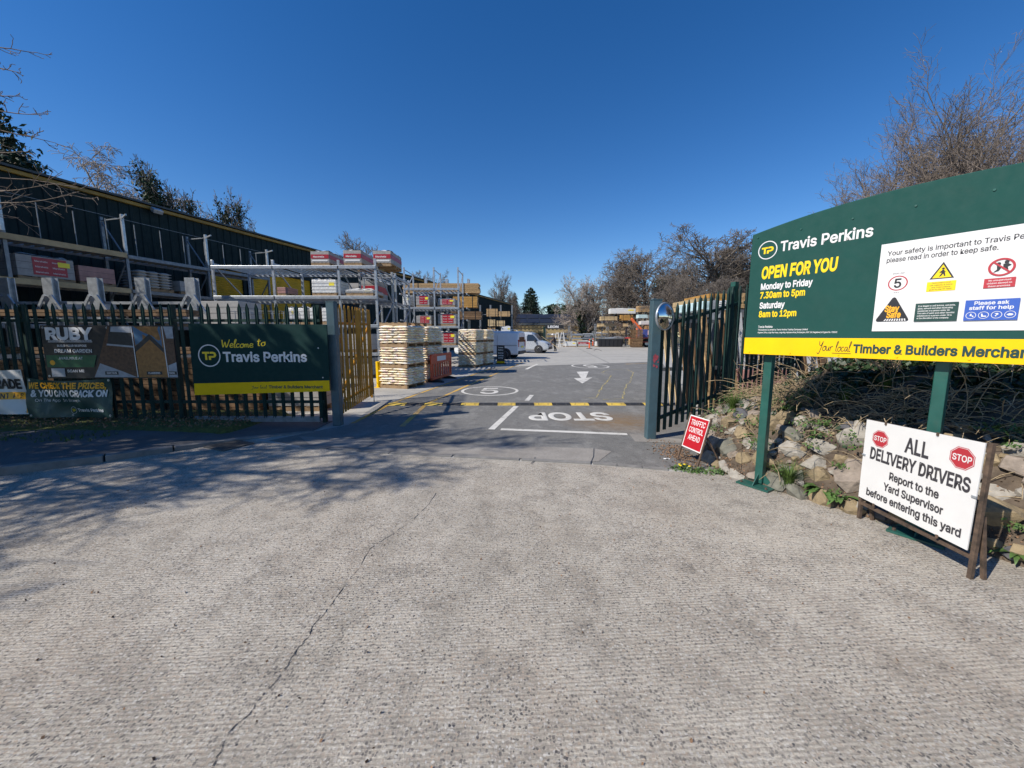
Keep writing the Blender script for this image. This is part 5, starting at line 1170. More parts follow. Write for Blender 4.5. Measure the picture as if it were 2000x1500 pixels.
# ---- cantilever timber racks
def cantilever(label, origin, rz, cols, h, arms, armlen=.9, m='galv', w=.16, dp=.26):
    t = thing('cantilever_rack', label, 'rack', origin, rz)
    for x in cols:
        mb = MB(); mb.box((x, 0, h / 2), (w * .35, dp, h)); mb.box((x, -dp / 2, h / 2), (w, .02, h)); mb.box((x, dp / 2, h / 2), (w, .02, h)); mb.obj('column', MT[m], t)
        mb = MB(); mb.box((x, -armlen / 2 - dp / 2, .07), (w, armlen, .14)); mb.obj('base', MT[m], t)
        for z in arms: mb = MB(); mb.bar((x, -dp / 2, z - .07), (x, -dp / 2 - armlen, z - .05), w * .5, .1); mb.obj('arm', MT[m], t)
    for z in (h * .3, h * .8): mb = MB(); mb.bar((cols[0], .05, z), (cols[-1], .05, z), .05, .07); mb.obj('tie', MT[m], t)
    return t
YD = 26.5; cx = [D(x, 545, YD).x for x in (790, 832, 873, 915)]; ch = D(850, 545, YD).z; zl = [D(930, y, YD - 1).z for y in (573, 601, 624, 650)]
cantilever('grey cantilever rack of timber behind the red labelled packs', (cx[0], YD, 0), 0, [x - cx[0] for x in cx], ch, zl, 1.1)
def tp(label, x0, x1, yt, Y, z0, d, st, **k): return pk(label, x0, x1, yt, Y, z0, d, st, name='timber_pack', cat='timber', grp='timber packs', pal=False, **k)
tp('long brown timber pack on top of the cantilever rack', 786, 936, 553, YD - 1.2, zl[0], 1.0, 'timber'); tp('timber pack end on the cantilever rack below the top pack', 880, 940, 608, YD - 1.2, zl[2], 1.0, 'brown'); tp('white sheeted timber bundle below the top cantilever pack', 884, 932, 579, YD - 1.2, zl[1], .9, 'orange')
YE = 40.; ex = [D(x, 600, YE).x for x in (938, 958, 978, 1000)]; ze = [D(970, y, YE - .9).z for y in (618, 637, 650)]
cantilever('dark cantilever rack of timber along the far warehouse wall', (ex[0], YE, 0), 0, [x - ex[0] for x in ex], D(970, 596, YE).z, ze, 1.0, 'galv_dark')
tp('orange timber pack on the far wall rack top left', 950, 972, 603, YE - 1, ze[0], .9, 'timber'); tp('pale timber pack on the far wall rack top right', 974, 996, 608, YE - 1, ze[0], .9, 'timber'); tp('timber pack on the far wall rack middle left', 953, 967, 624, YE - 1, ze[1], .9, 'pale'); tp('timber pack on the far wall rack middle right', 970, 986, 626, YE - 1, ze[1], .9, 'pale'); tp('timber pack on the far wall rack bottom left', 952, 967, 640, YE - 1, ze[2], .9, 'timber'); pk('white wrapped pack on the far wall rack bottom right', 979, 997, 638, YE - 1, ze[2], .9, 'white', pal=False)
# ---- rack along the warehouse wall, in shade
q0 = P(237, 419, 5.7); q1 = P(398, 459, 5.7); q2 = P(520, 488, 5.7); bdir = (q2 - q0); bth_ = math.atan2(bdir.y, bdir.x); s1 = (q1 - q0).length; s2 = (q2 - q0).length
zb = [D(243, 498, q0.y).z - .05, D(250, 566, q0.y).z - .05, D(250, 640, q0.y).z]
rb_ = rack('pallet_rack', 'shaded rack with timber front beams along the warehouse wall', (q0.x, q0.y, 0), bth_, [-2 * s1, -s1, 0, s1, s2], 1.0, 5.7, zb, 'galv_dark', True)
for k, s in enumerate((-s1, 0, s1, s2)):
    mb = MB(); mb.bar((s, 0, 5.58), (s - .25, -.62, 5.58), .04, .05); mb.obj('guard_arm', MT['galv'], rb_); mb = MB(); mb.box((s - .02, -.05, 5.1), (.07, .04, 1.2)); mb.obj('splice', MT['galv'], rb_)
for z in (5.55,):
    mb = MB(); mb.bar((-2 * s1, .0, z), (s2, .0, z), .012); mb.obj('wire', MT['galv_dark'], rb_)
for k in range(14): mb = MB(); x = -2 * s1 + (k + .5) * (s2 + 2 * s1) / 14; mb.bar((x, .2, zb[0]), (x, .2, 5.5), .02); mb.obj('guard_rod', MT['galv_dark'], rb_)
for nm, s_, z in (('front_board', -s1, zb[0] + .02), ('front_board', -s1, zb[1])): mb = MB(); mb.box((-s1 / 2 + s_ * .5, -.1, z), (s1 * 2 - .1, .05, .16)); mb.obj(nm, MT['timber_pale'], rb_)
zB = [z + .065 for z in zb]
bc, bsn = math.cos(bth_), math.sin(bth_)
def on_b(label, s, w, lvl, h, style, **k):
    X = q0.x + bc * s - bsn * .0; Y = q0.y + bsn * s; t = pack(label, X - w / 2, X + w / 2, Y, zB[lvl], zB[lvl] + h, .95, style, rz=bth_); t.location = (X - bsn * .5, Y + bc * .5, zB[lvl]); return t
on_b('grey and red wrapped pack at the left on the wall rack', -s1 * .72, 1.2, 1, .7, 'red'); on_b('pinkish brick pack on the wall rack above the black banner', -s1 * .3, .9, 1, .6, 'brick'); on_b('grey block pack on the wall rack right of the cement bags', s1 * .72, .7, 1, .5, 'grey')
on_b('pale block pack low on the wall rack behind the pickets', s1 * .55, 1.2, 2, .7, 'grey'); on_b('white pack low on the wall rack behind the fence', s1 * 1.3, 1., 2, .7, 'white'); on_b('grey block pack low on the wall rack far left', -s1 * .4, 1.3, 2, .7, 'grey')
# pillow shaped bags
def bag_mesh(w, d, h, m):
    nx, ny = 5, 4; V = []; Fs = []
    for sgn in (1, -1):
        for j in range(ny + 1):
            for i in range(nx + 1):
                u, v = -1 + 2 * i / nx, -1 + 2 * j / ny; k = (1 - abs(u) ** 3.2) * (1 - abs(v) ** 3.2); V.append((u * w / 2 * (1 - .04 * v * v), v * d / 2 * (1 - .04 * u * u), sgn * h / 2 * (.12 + .88 * k ** .5)))
    Q = (nx + 1) * (ny + 1)
    for j in range(ny):
        for i in range(nx): a = j * (nx + 1) + i; Fs += [(a, a + 1, a + nx + 2, a + nx + 1), (a + Q, a + Q + nx + 1, a + Q + nx + 2, a + Q + 1)]
    for i in range(nx): Fs += [(i, i + Q, i + 1 + Q, i + 1)]; a = ny * (nx + 1) + i; Fs += [(a, a + 1, a + 1 + Q, a + Q)]
    for j in range(ny): a = j * (nx + 1); Fs += [(a, a + nx + 1, a + nx + 1 + Q, a + Q)]; a += nx; Fs += [(a, a + Q, a + nx + 1 + Q, a + nx + 1)]
    return np_mesh('bag', V, Fs, MT[m], True)
BAG = bag_mesh(.54, .38, .13, 'bag'); BAGS = bag_mesh(.385, .55, .13, 'bag'); GBAG = bag_mesh(.34, .5, .12, 'graybag')
def bag_pallet(label, x, y, z, layers=7, rz=YA, lh=.077, grp='pallets of printed bags by the gate'):
    t = thing('bag_pallet', label, 'bag pallet', (x, y, z), rz, grp); pallet_into(t, 1.0, 1.05); g = random.Random(label)
    for k in range(layers):
        zz = .115 + lh * (k + .5)
        if k % 2: L = [(BAGS, a, b_) for a in (-.345, 0, .345) for b_ in (-.26, .26)]
        else: L = [(BAG, a + .03, b_) for a in (-.26, .24) for b_ in (-.34, .01, .35)]
        for me, a, b_ in L: link('bag', me, t, (a + g.uniform(-.018, .018), b_ + g.uniform(-.015, .015), zz), (R(g.uniform(-2, 2)), R(g.uniform(-2, 2)), R(g.uniform(-3, 3))))
    return .115 + lh * layers
def stack(nm, x, y, n=3):
    z = 0.
    for k in range(n): z += bag_pallet(('bottom', 'middle', 'top')[k] + ' pallet of printed bags in the ' + nm, x + .02 * k, y, z)
    return z
st1 = stack('stack nearest the gate', -3.6, 12.6); stack('stack behind the orange barrier', -3.33, 14.3); stack('stack left of the white van, front pile', -2.2, 20.55); stack('stack left of the white van, rear pile', -1.72, 21.9)
ep_ = thing('empty_pallet', 'empty wooden pallet lying on top of the nearest bag stack', 'pallet', (-3.55, 12.75, st1), YA); pallet_into(ep_, 1.0, 1.2)
# cement bags on the wall rack
cb = thing('bag_pallet', 'shaded pallet of grey cement bags on the wall rack', 'bag pallet', (q0.x + bc * s1 * .3 - bsn * .5, q0.y + bsn * s1 * .3 + bc * .5, zB[1]), bth_, 'pallets of printed bags by the gate'); pallet_into(cb, 1.1, 1.0)
for k in range(6):
    for a in (-.36, 0, .36):
        for b_ in (-.25, .25): link('bag', GBAG, cb, (a, b_, .115 + .1 * (k + .5)))
# ---- grey steel columns of the rack nearest the fence
YL = 10.2; lx = [D(x, 545, YL).x for x in (12, 97, 185, 277, 374)]; lh_ = D(200, 543, YL).z
cl = cantilever('row of five broad grey steel rack columns just behind the left fence', (lx[0], YL, 0), 0, [x - lx[0] for x in lx], lh_, (1.2, 2.1), .8, 'galv', .25, .14)
for x in lx:
    for s in (-1, 1): mb = MB(); mb.bar((x - lx[0] + s * .08, -.1, 2.7), (x - lx[0] + s * .42, -.1, 2.15), .04, .06); mb.obj('knee_brace', MT['galv'], cl)
for k, (z, st, lb) in enumerate(((2.13, 'brown', 'dark plank bundle on the upper arms behind the left fence'), (1.23, 'brown', 'brown plank bundle on the lower arms behind the left fence'))):
    pack(lb, lx[0] - 1, lx[-1] + .5, YL - .9, z, z + .16, .5, st, name='timber_pack', cat='timber', grp='timber packs', pal=False)
pack('grey wrapped block pack standing behind the welcome board top left', D(392, 600, 11).x, D(466, 600, 11).x, 11, 0, D(430, 588, 11).z, 1.0, 'grey'); 
for k, (x0, x1, st, h, lb) in enumerate(((-11.2, -9.3, 'brown', 1.15, 'low dark timber pile behind the white banner'), (-9.2, -7.3, 'brown', .95, 'low dark timber pile behind the black banner'), (-7.2, -5.5, 'brown', 1.2, 'low dark timber pile behind the welcome board left half'), (-5.4, -4.2, 'grey', .9, 'grey block pack behind the welcome board right half'))):
    pack(lb, x0, x1, 8.25 + .15 * (k % 2), 0, h, .8, st, name='timber_pack' if st == 'brown' else 'stock_pack', cat='timber' if st == 'brown' else 'pack', grp='timber packs' if st == 'brown' else 'wrapped packs on the racks', pal=st != 'brown')
# wire cage behind the fence
def cage(label, x, y, z, w, d, h, n=7):
    t = thing('wire_cage', label, 'cage', (x, y, z)); 
    for s, (a, c) in enumerate((((-w / 2, -d / 2), (w / 2, -d / 2)), ((w / 2, -d / 2), (w / 2, d / 2)), ((w / 2, d / 2), (-w / 2, d / 2)), ((-w / 2, d / 2), (-w / 2, -d / 2)))):
        mb = MB(); a = Vector((*a, 0)); c = Vector((*c, 0))
        for k in range(n + 1): q = a.lerp(c, k / n); mb.bar(q, q + Vector((0, 0, h)), .012)
        for k in range(n + 1): zz = Vector((0, 0, h * k / n)); mb.bar(a + zz, c + zz, .012)
        mb.obj('mesh_side', MT['galv'], t)
    return t
cage('galvanised wire mesh cage behind the fence pickets left of the gate post', D(520, 640, 11.5).x, 11.5, 0, 1.5, 1., 2.35)
# ---- timber stored on end behind the right fence
g = random.Random(21)
br_ = thing('board_rack', 'rack of upright timber boards and panels seen through the right fence', 'timber rack', (4.05, 8.35, 0), R(16))
cols = ['timber_pale', 'timber', 'timber_orange', 'white', 'wrap_blue', 'timber_brown', 'timber_pale', 'print_pale', 'print_dark', 'timber_brown', 'print_dark', 'timber_brown', 'print_dark', 'print_dark']
x = -.6
while x < 4.2:
    w = g.choice((.05, .07, .09, .12, .16)); h = g.uniform(1.75, 2.25); m = g.choice(cols)
    yb = g.uniform(-.25, .15); mb = MB(); mb.add(*[(lambda b: (b.v, b.f))(MB().bar((x, yb, .02), (x + g.uniform(-.06, .06), yb + .45, h), w * .9, .03, (0, 1, 0)))][0]); mb.obj('board', MT[m], br_); x += w + g.choice((.0, .01, .03, .1))
for z in (.9, 2.0): mb = MB(); mb.bar((-.7, .62, z), (4.3, .62, z), .06, .08); mb.obj('rail', MT['galv_dark'], br_)
for x in (-.7, 1., 2.7, 4.3): mb = MB(); mb.box((x, .68, 1.25), (.08, .08, 2.5)); mb.obj('post', MT['galv_dark'], br_)
mb = MB(); mb.box((2.4, .9, 1.05), (3.8, .05, 2.1)); mb.obj('backing_panel', MT['print_dark'], br_)
for k, (x0, x1, y0, y1, Y, st, lb) in enumerate(((1362, 1402, 582, 604, 10.6, 'pale', 'pale timber pack on top of the right fence stock, left one'), (1385, 1432, 573, 600, 11.2, 'orange', 'orange brown timber pack on top of the right fence stock'), (1405, 1430, 590, 606, 10.4, 'white', 'white wrapped pack on top of the right fence stock'), (1372, 1400, 588, 606, 10.2, 'blue', 'turquoise wrapped pack on top of the right fence stock'), (1436, 1465, 572, 602, 11.4, 'timber', 'brown timber pack at the right end of the fence stock'))):
    z1 = D(x0, y1, Y).z; pk(lb, x0, x1, y0, Y, z1, 1.6, st, pal=False, name='timber_pack', cat='timber', grp='timber packs')
sr = thing('stock_shelf', 'dark steel shelf carrying the timber packs behind the right fence', 'rack', (5.2, 10.1, 0))
for x in (.2, 1.6, 3.0):
    for y in (0, 2.7): mb = MB(); mb.box((x, y, 1.15), (.09, .09, 2.3)); mb.obj('upright', MT['galv'], sr)
for z in (2.3,):
    mb = MB(); mb.box((1.6, 1.35, z), (3.0, 2.8, .06)); mb.obj('shelf', MT['galv_dark'], sr)
for i, (px, Y, zz, lb) in enumerate(((1462, 9.2, .9, 'wire cage of bottles behind the fence left of the sign'), (1480, 9.0, 1.75, 'upper wire cage half hidden by the sign edge'))): cage(lb, D(px, 640, Y).x, Y, zz - .9 if i == 0 else zz - .85 + .02, .9, .8, .88)
pack('red brown brick pack behind the fence under the sign edge', 5.2, 6.2, 8.6, 0, .9, .9, 'brick'); 
# ================================================================== VEHICLES, PEOPLE, SMALL YARD THINGS
def wheel(parent, x, y, r, w):
    s = 1 if y > 0 else -1
    mb = MB(); mb.lathe([(r * .62, -w / 2), (r * .95, -w / 2), (r, -w * .3), (r, w * .3), (r * .95, w / 2), (r * .62, w / 2)], 24, (x, y, r), 'y'); wh_ = mb.obj('wheel', MT['tyre'], parent, smooth=True)
    mb = MB(); mb.lathe([(0, s * w * .3), (r * .22, s * w * .36), (r * .62, s * w * .42), (r * .63, s * w * .2)], 20, (x, y, r), 'y'); mb.obj('rim', MT['alu'], wh_, smooth=True)
    mb = MB()
    for k in range(5):
        a = k * 1.2566; a2 = a + .55; q = [(x + r * .25 * math.cos(a), y + s * w * .43, r + r * .25 * math.sin(a)), (x + r * .55 * math.cos(a), y + s * w * .46, r + r * .55 * math.sin(a)), (x + r * .55 * math.cos(a2), y + s * w * .46, r + r * .55 * math.sin(a2))]
        mb.add(q, [(0, 1, 2)])
    mb.obj('rim_opening', MT['print_black'], wh_)
def van(label, loc, rz, m, ring=False):
    t = thing('parked_van', label, 'van', loc, rz, 'vans parked in the yard')
    # stations: x, bottom, belt z, roof z, half width low, half width roof
    ST = [(-2.48, .42, 1.15, 1.86, .93, .8), (-2.4, .3, 1.15, 1.93, .97, .83), (-1.0, .28, 1.15, 1.97, .985, .84), (.3, .28, 1.15, 1.97, .985, .84), (.85, .28, 1.14, 1.9, .985, .8), (1.25, .28, 1.12, 1.55, .985, .74), (1.6, .28, 1.08, 1.18, .975, .78), (2.15, .28, .98, 1.04, .95, .74), (2.42, .34, .78, .86, .88, .62), (2.5, .42, .7, .76, .8, .55)]
    V = []; npt = 11
    for x, zb_, zm, zr, wl, wr in ST:
        half = [(wl * .92, zb_), (wl, zb_ + .12), (wl, zm), (wr + (wl - wr) * .25, zr - .12 if zr - .12 > zm else zm + .02), (wr * .9, zr - .01)]
        prof = [(-a, c) for a, c in half] + [(0, zr + .015)] + [(a, c) for a, c in reversed(half)]; V += [(x, a, c) for a, c in prof]
    Fs = [(k * npt + i, k * npt + (i + 1) % npt, (k + 1) * npt + (i + 1) % npt, (k + 1) * npt + i) for k in range(len(ST) - 1) for i in range(npt)] + [tuple(range(npt)), tuple(range((len(ST) - 1) * npt, len(ST) * npt))]
    mb = MB(); mb.add(V, Fs); mb.obj('body', MT[m], t, smooth=False, bevel=.02)
    for s in (-1, 1):
        mb = MB(); q = [(.42, .93), (1.5, .93), (1.22, 1.62 - .12), (.95, 1.72), (.42, 1.74)]
        V = [(x, s * (.995 - (z - 1.13) * .19 if z > 1.13 else .995), z + .2 if z < 1 else z) for x, z in q]; mb.add(V, [tuple(range(5))]); mb.obj('side_window', MT['glass'], t)
        mb = MB(); mb.box((-1.1, s * .99, .95), (2.6, .02, .03)); mb.obj('trim', MT['galv_dark'], t); mb = MB(); mb.box((.3, s * .993, 1.0), (.012, .01, 1.3)); mb.obj('door_seam', MT['print_grey'], t); mb = MB(); mb.box((-.95, s * .993, 1.0), (.012, .01, 1.3)); mb.obj('door_seam', MT['print_grey'], t)
        mb = MB(); mb.box((1.25, s * 1.1, 1.12), (.12, .2, .22)); mb.obj('wing_mirror', MT['black_plastic'], t, bevel=.03)
        mb = MB(); mb.box((-2.46, s * .85, 1.1), (.08, .14, .5)); mb.obj('tail_lamp', MT['lamp_red'], t)
        mb = MB(); mb.box((2.3, s * .72, .83), (.3, .22, .14)); mb.obj('headlamp', MT['glass'], t)
        for x in (-1.55, 1.55):
            mb = MB(); mb.lathe([(.0, s * .004), (.4, s * .004), (.41, 0)], 22, (x, s * .985, .36), 'y'); mb.obj('wheel_arch', MT['print_black'], t); wheel(t, x, s * .9, .34, .22)
    mb = MB(); mb.add([(1.6, -.7, 1.22), (1.6, .7, 1.22), (1.0, .66, 1.83), (1.0, -.66, 1.83)], [(0, 1, 2, 3)]); ws = mb.obj('windscreen', MT['glass'], t); ws.location = (.03, 0, .02)
    mb = MB(); mb.add([(-2.47, -.72, 1.2), (-2.47, .72, 1.2), (-2.44, .7, 1.72), (-2.44, -.7, 1.72)], [(0, 1, 2, 3)]); rw = mb.obj('rear_window', MT['glass'], t); rw.location = (-.03, 0, 0)
    mb = MB(); mb.box((2.47, 0, .48), (.12, 1.6, .24)); mb.obj('front_bumper', MT['black_plastic'], t, bevel=.03); mb = MB(); mb.box((-2.5, 0, .46), (.12, 1.8, .2)); mb.obj('rear_bumper', MT['black_plastic'], t, bevel=.03)
    mb = MB(); mb.box((-2.53, 0, .85), (.02, .5, .11)); mb.obj('number_plate', MT['label_yellow'], t)
    for x in (-1.9, -.4, .5): mb = MB(); mb.box((x, 0, 2.06), (.05, 1.5, .04)); mb.box((x, -.72, 2.01), (.05, .04, .1)); mb.box((x, .72, 2.01), (.05, .04, .1)); mb.obj('roof_bar', MT['white' if not ring else 'galv_dark'], t)
    if ring:
        mb = MB(); n = 28; V = []
        for i in range(n): a = 2 * math.pi * i / n; V += [(-.2 + .36 * math.cos(a), -1.0, 1.12 + .36 * math.sin(a)), (-.2 + .22 * math.cos(a), -1.0, 1.12 + .22 * math.sin(a))]
        mb.add(V, [(2 * i, 2 * i + 1, (2 * i + 3) % (2 * n), (2 * i + 2) % (2 * n)) for i in range(n)]); mb.obj('emblem', MT['sign_red'], t)
    return t
van('white panel van with its rear to the yard beside the bag stacks', (-1.66, 28.65, 0), R(163), 'van_white')
van('silver van with red ring emblem parked beyond the white van', (1.26, 37.17, 0), R(-17), 'van_silver', True)
# ---- person carrying a plank
def person(label, loc, rz, hgt):
    t = thing('person', label, 'person', loc, rz)
    J = {'pel': (0, 0, .95), 'sp': (.06, 0, 1.15), 'ch': (.14, 0, 1.35), 'nk': (.2, 0, 1.48), 'hd': (.25, 0, 1.58), 'ht': (.27, 0, 1.7),
         'hl': (0, .1, .92), 'kl': (.12, .11, .5), 'al': (.02, .11, .08), 'tl': (.16, .12, .03), 'hr': (0, -.1, .92), 'kr': (.0, -.11, .5), 'ar': (-.16, -.11, .08), 'tr': (-.02, -.12, .03),
         'sl': (.14, .19, 1.4), 'el': (.22, .24, 1.12), 'wl': (.42, .18, 1.02), 'fl': (.5, .16, 1.0), 'sr': (.14, -.19, 1.4), 'er': (.18, -.25, 1.1), 'wr': (.36, -.2, .95), 'fr': (.44, -.18, .93)}
    E_ = [('pel', 'sp'), ('sp', 'ch'), ('ch', 'nk'), ('nk', 'hd'), ('hd', 'ht'), ('pel', 'hl'), ('hl', 'kl'), ('kl', 'al'), ('al', 'tl'), ('pel', 'hr'), ('hr', 'kr'), ('kr', 'ar'), ('ar', 'tr'), ('ch', 'sl'), ('sl', 'el'), ('el', 'wl'), ('wl', 'fl'), ('ch', 'sr'), ('sr', 'er'), ('er', 'wr'), ('wr', 'fr')]
    RD = dict(pel=.16, sp=.15, ch=.17, nk=.06, hd=.1, ht=.075, hl=.11, kl=.075, al=.055, tl=.045, hr=.11, kr=.075, ar=.055, tr=.045, sl=.085, el=.06, wl=.045, fl=.045, sr=.085, er=.06, wr=.045, fr=.045)
    ks = list(J); me = bpy.data.meshes.new('body'); me.from_pydata([J[k] for k in ks], [(ks.index(a), ks.index(b_)) for a, b_ in E_], [])
    o = bpy.data.objects.new('b', me); TMP.collection.objects.link(o); o.modifiers.new('s', 'SKIN')
    for i, k in enumerate(ks): me.skin_vertices[0].data[i].radius = (RD[k], RD[k]); me.skin_vertices[0].data[i].use_root = (k == 'pel')
    sb_ = o.modifiers.new('ss', 'SUBSURF'); sb_.levels = 2; sb_.render_levels = 2
    vl = TMP.view_layers[0]; vl.update(); bme_ = bpy.data.meshes.new_from_object(o.evaluated_get(vl.depsgraph)); bpy.data.objects.remove(o)
    for m in ('jacket', 'trousers', 'skin'): bme_.materials.append(MT[m])
    for p_ in bme_.polygons:
        c = p_.center; p_.material_index = 2 if c.z > 1.49 or (c.x > .41 and .85 < c.z < 1.1) else (1 if c.z < .95 else 0); p_.use_smooth = True
    bme_.name = 'body'; link('body', bme_, t)
    mb = MB(); mb.lathe([(.125, -.03), (.13, .02), (.105, .09), (.0, .12)], 16, (.255, 0, 1.66)); mb.box((.37, 0, 1.655), (.14, .16, .015)); mb.obj('cap', MT['white'], t, smooth=True)
    t.scale = (hgt / 1.78,) * 3; return t
pp = P(1084, 686); person('person in dark jacket and pale cap carrying a plank across the yard', pp, R(180), 1.84)
mb = MB(); mb.bar(D(1058, 657, pp.y - .3), D(1092, 681, pp.y - .35), .12, .04); tag(mb.obj('plank', MT['timber_pale']), 'pale plank held slanting by the person in the yard', 'plank')
# ---- orange plastic barrier
ob = thing('plastic_barrier', 'orange plastic pedestrian barrier beside the nearest bag stacks', 'barrier', (-2.83, 13.35, 0), math.atan2(1.95, .4))
mb = MB(); hgt = 1.0; L = 2.0
for x in (.05, L - .05): mb.box((x, 0, .55), (.1, .05, .9))
mb.box((L / 2, 0, .97), (L, .05, .08)); mb.box((L / 2, 0, .15), (L, .05, .1)); mb.box((L / 2, 0, .8), (L - .2, .03, .26)); mb.obj('frame', MT['barrier_red'], ob, bevel=.012)
for k in range(8): mb = MB(); mb.box((.22 + k * .223, 0, .43), (.1, .03, .48)); mb.obj('slat', MT['barrier_red'], ob)
B = Board(ob, -.017); B.rect(.55, .75, 1.4, .92, 'print_white', 'reflective_band')
for x in (.35, L - .35): mb = MB(); mb.prism([(-.35, 0), (.35, 0), (.3, .05), (.06, .1), (-.06, .1), (-.3, .05)], x - .06, x + .06, 'yz'); mb.obj('foot', MT['black_rubber'], ob)
# ---- yellow rack guard
rg = thing('rack_guard', 'yellow steel post guard left of the nearest bag stack', 'post guard', (-4.32, 12.35, 0), YA)
mb = MB(); mb.box((0, 0, .42), (.08, .12, .84)); mb.box((.05, .04, .42), (.03, .12, .84)); mb.obj('guard', MT['yellow'], rg, bevel=.01); mb = MB(); mb.box((0, 0, .008), (.2, .2, .016)); mb.obj('plate', MT['yellow'], rg)
# ---- black notice stand
ns = P(978, 711); nt_ = thing('notice_stand', 'black customer notice stand with yellow foot near the white van', 'sign', ns)
mb = MB(); mb.box((0, 0, .62), (.46, .06, .95)); mb.obj('panel', MT['black_plastic'], nt_, bevel=.01); mb = MB(); mb.box((0, 0, .1), (.46, .1, .12)); mb.obj('strip', MT['yellow'], nt_); mb = MB(); mb.box((0, 0, .03), (.6, .4, .05)); mb.obj('base', MT['black_rubber'], nt_)
B = Board(nt_, -.032)
for i, s in enumerate(('Customer', 'Notice', 'Reverse', 'parking', 'only')): B.text(s, 0, .93 - i * .14 - (.04 if i > 1 else 0), .075, .3, 'print_white', .02, 0, 'c')
# ---- orange posts
for i, (px, py, lb) in enumerate(((1151, 681, 'front one of two orange marker posts in the middle of the yard'), (1158, 676, 'rear one of two orange marker posts in the middle of the yard'), (1248, 677, 'orange marker post beside the red lorry'))):
    q = P(px, py); t = thing('marker_post', lb, 'marker post', q, group='orange marker posts'); mb = MB(); mb.lathe([(.085, .08), (.075, .5), (.06, 1.1), (.09, 1.14), (.0, 1.2)], 14); mb.obj('post', MT['cone_orange'], t, smooth=True); mb = MB(); mb.lathe([(.0, .09), (.12, .085), (.38, .05), (.4, 0)], 8); mb.obj('base', MT['black_rubber'], t); mb = MB(); mb.lathe([(.088, .0), (.084, .14)], 14, (0, 0, .8)); mb.obj('band', MT['print_white'], t)
# ---- racks and stock at the far end
YF = 61.
fx = [D(x, 650, YF).x for x in (1066, 1112, 1160, 1184)]
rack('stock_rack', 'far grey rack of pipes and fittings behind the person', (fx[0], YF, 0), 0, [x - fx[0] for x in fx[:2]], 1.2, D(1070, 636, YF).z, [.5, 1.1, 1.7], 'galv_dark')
rack('stock_rack', 'far grey rack of lintels left of the ivy tree', (fx[1] + .4, YF, 0), 0, [0, fx[2] - fx[1] - .4], 1.2, 2.3, [.5, 1.1, 1.7], 'galv')
rack('stock_rack', 'far tall grey rack beneath the ivy tree', (fx[2] + .3, YF, 0), 0, [0, fx[3] - fx[2]], 1.2, D(1160, 632, YF).z, [.6, 1.3, 1.9], 'galv')
g = random.Random(77)
for k in range(18):
    rk, shf, sd_ = k // 6, (k // 2) % 3, k % 2; xa, xb = ((fx[0], fx[1]), (fx[1] + .4, fx[2]), (fx[2] + .3, fx[3] + .3))[rk]; z = ((.57, 1.17, 1.77), (.57, 1.17, 1.77), (.67, 1.37, 1.97))[rk][shf]; L = (xb - xa) * g.uniform(.34, .44); x = xa + (xb - xa) * (.27, .73)[sd_]; st = g.choice(('galv', 'print_pale', 'galv_dark', 'white', 'galv')); h = g.uniform(.12, .35)
    t = thing('stock_bundle', ('left', 'right')[sd_] + ' bundle on the ' + ('bottom', 'middle', 'top')[shf] + ' shelf of the far ' + ('rack under the white lettered sign', 'rack left of the ivy tree', 'rack beneath the ivy tree')[rk], 'bundle', (x, YF + .2, z), group='bundles on the far grey racks'); mb = MB()
    for q in range(5): mb.tube((-L / 2, q * .12, h * .3 + .05 * (q % 2)), (L / 2, q * .12, h * .3 + .05 * (q % 2)), .05, n=6)
    mb.obj('pipes', MT[st], t)
    if k % 3 == 0: mb = MB(); mb.box((0, .3, h), (L * .6, .5, h)); mb.obj('carton', MT['print_pale'], t)
ls = thing('rack_sign', 'black sign with white letters on top of the far left rack', 'sign', (D(1083, 637, YF - .3).x, YF - .2, 0)); z0 = D(1083, 641, YF).z; mb = MB(); mb.box((0, 0, z0 + .22), (2.9, .06, .56)); mb.obj('panel', MT['black_plastic'], ls); mb = MB(); mb.bar((-1.5, .05, 0), (-1.5, .05, z0), .06); mb.bar((1.5, .05, 0), (1.5, .05, z0), .06); mb.obj('post', MT['galv_dark'], ls); B = Board(ls, -.032); B.text('LEON', -.2, z0 + .06, .32, 1.7, 'print_white', .05, 0, 'c')
fp = D(1063, 640, YF - .6); gp = thing('gate_post', 'dark green post at the left end of the far racks', 'gate post', (fp.x, fp.y, 0)); mb = MB(); mb.box((0, 0, 1.5), (.3, .2, 3.0)); mb.obj('shaft', MT['fence_green'], gp)
for k, (px, lb) in enumerate(((1088, 'left white trestle frame behind the person'), (1098, 'right white trestle frame behind the person'))):
    q = D(px, 675, 56); t = thing('trestle', lb, 'trestle', (q.x, 56, 0), group='white trestle frames'); mb = MB()
    for s in (-1, 1): mb.bar((s * .5, -.3, 0), (s * .12, 0, 2.1), .06, .06)
    for z in (.4, .9, 1.4, 1.9): w = .5 - .38 * z / 2.1; mb.bar((-w, -.3 * (1 - z / 2.1), z), (w, -.3 * (1 - z / 2.1), z), .05, .05)
    mb.bar((.3, .5, 0), (.1, 0, 2.1), .06); mb.obj('frame', MT['white'], t)
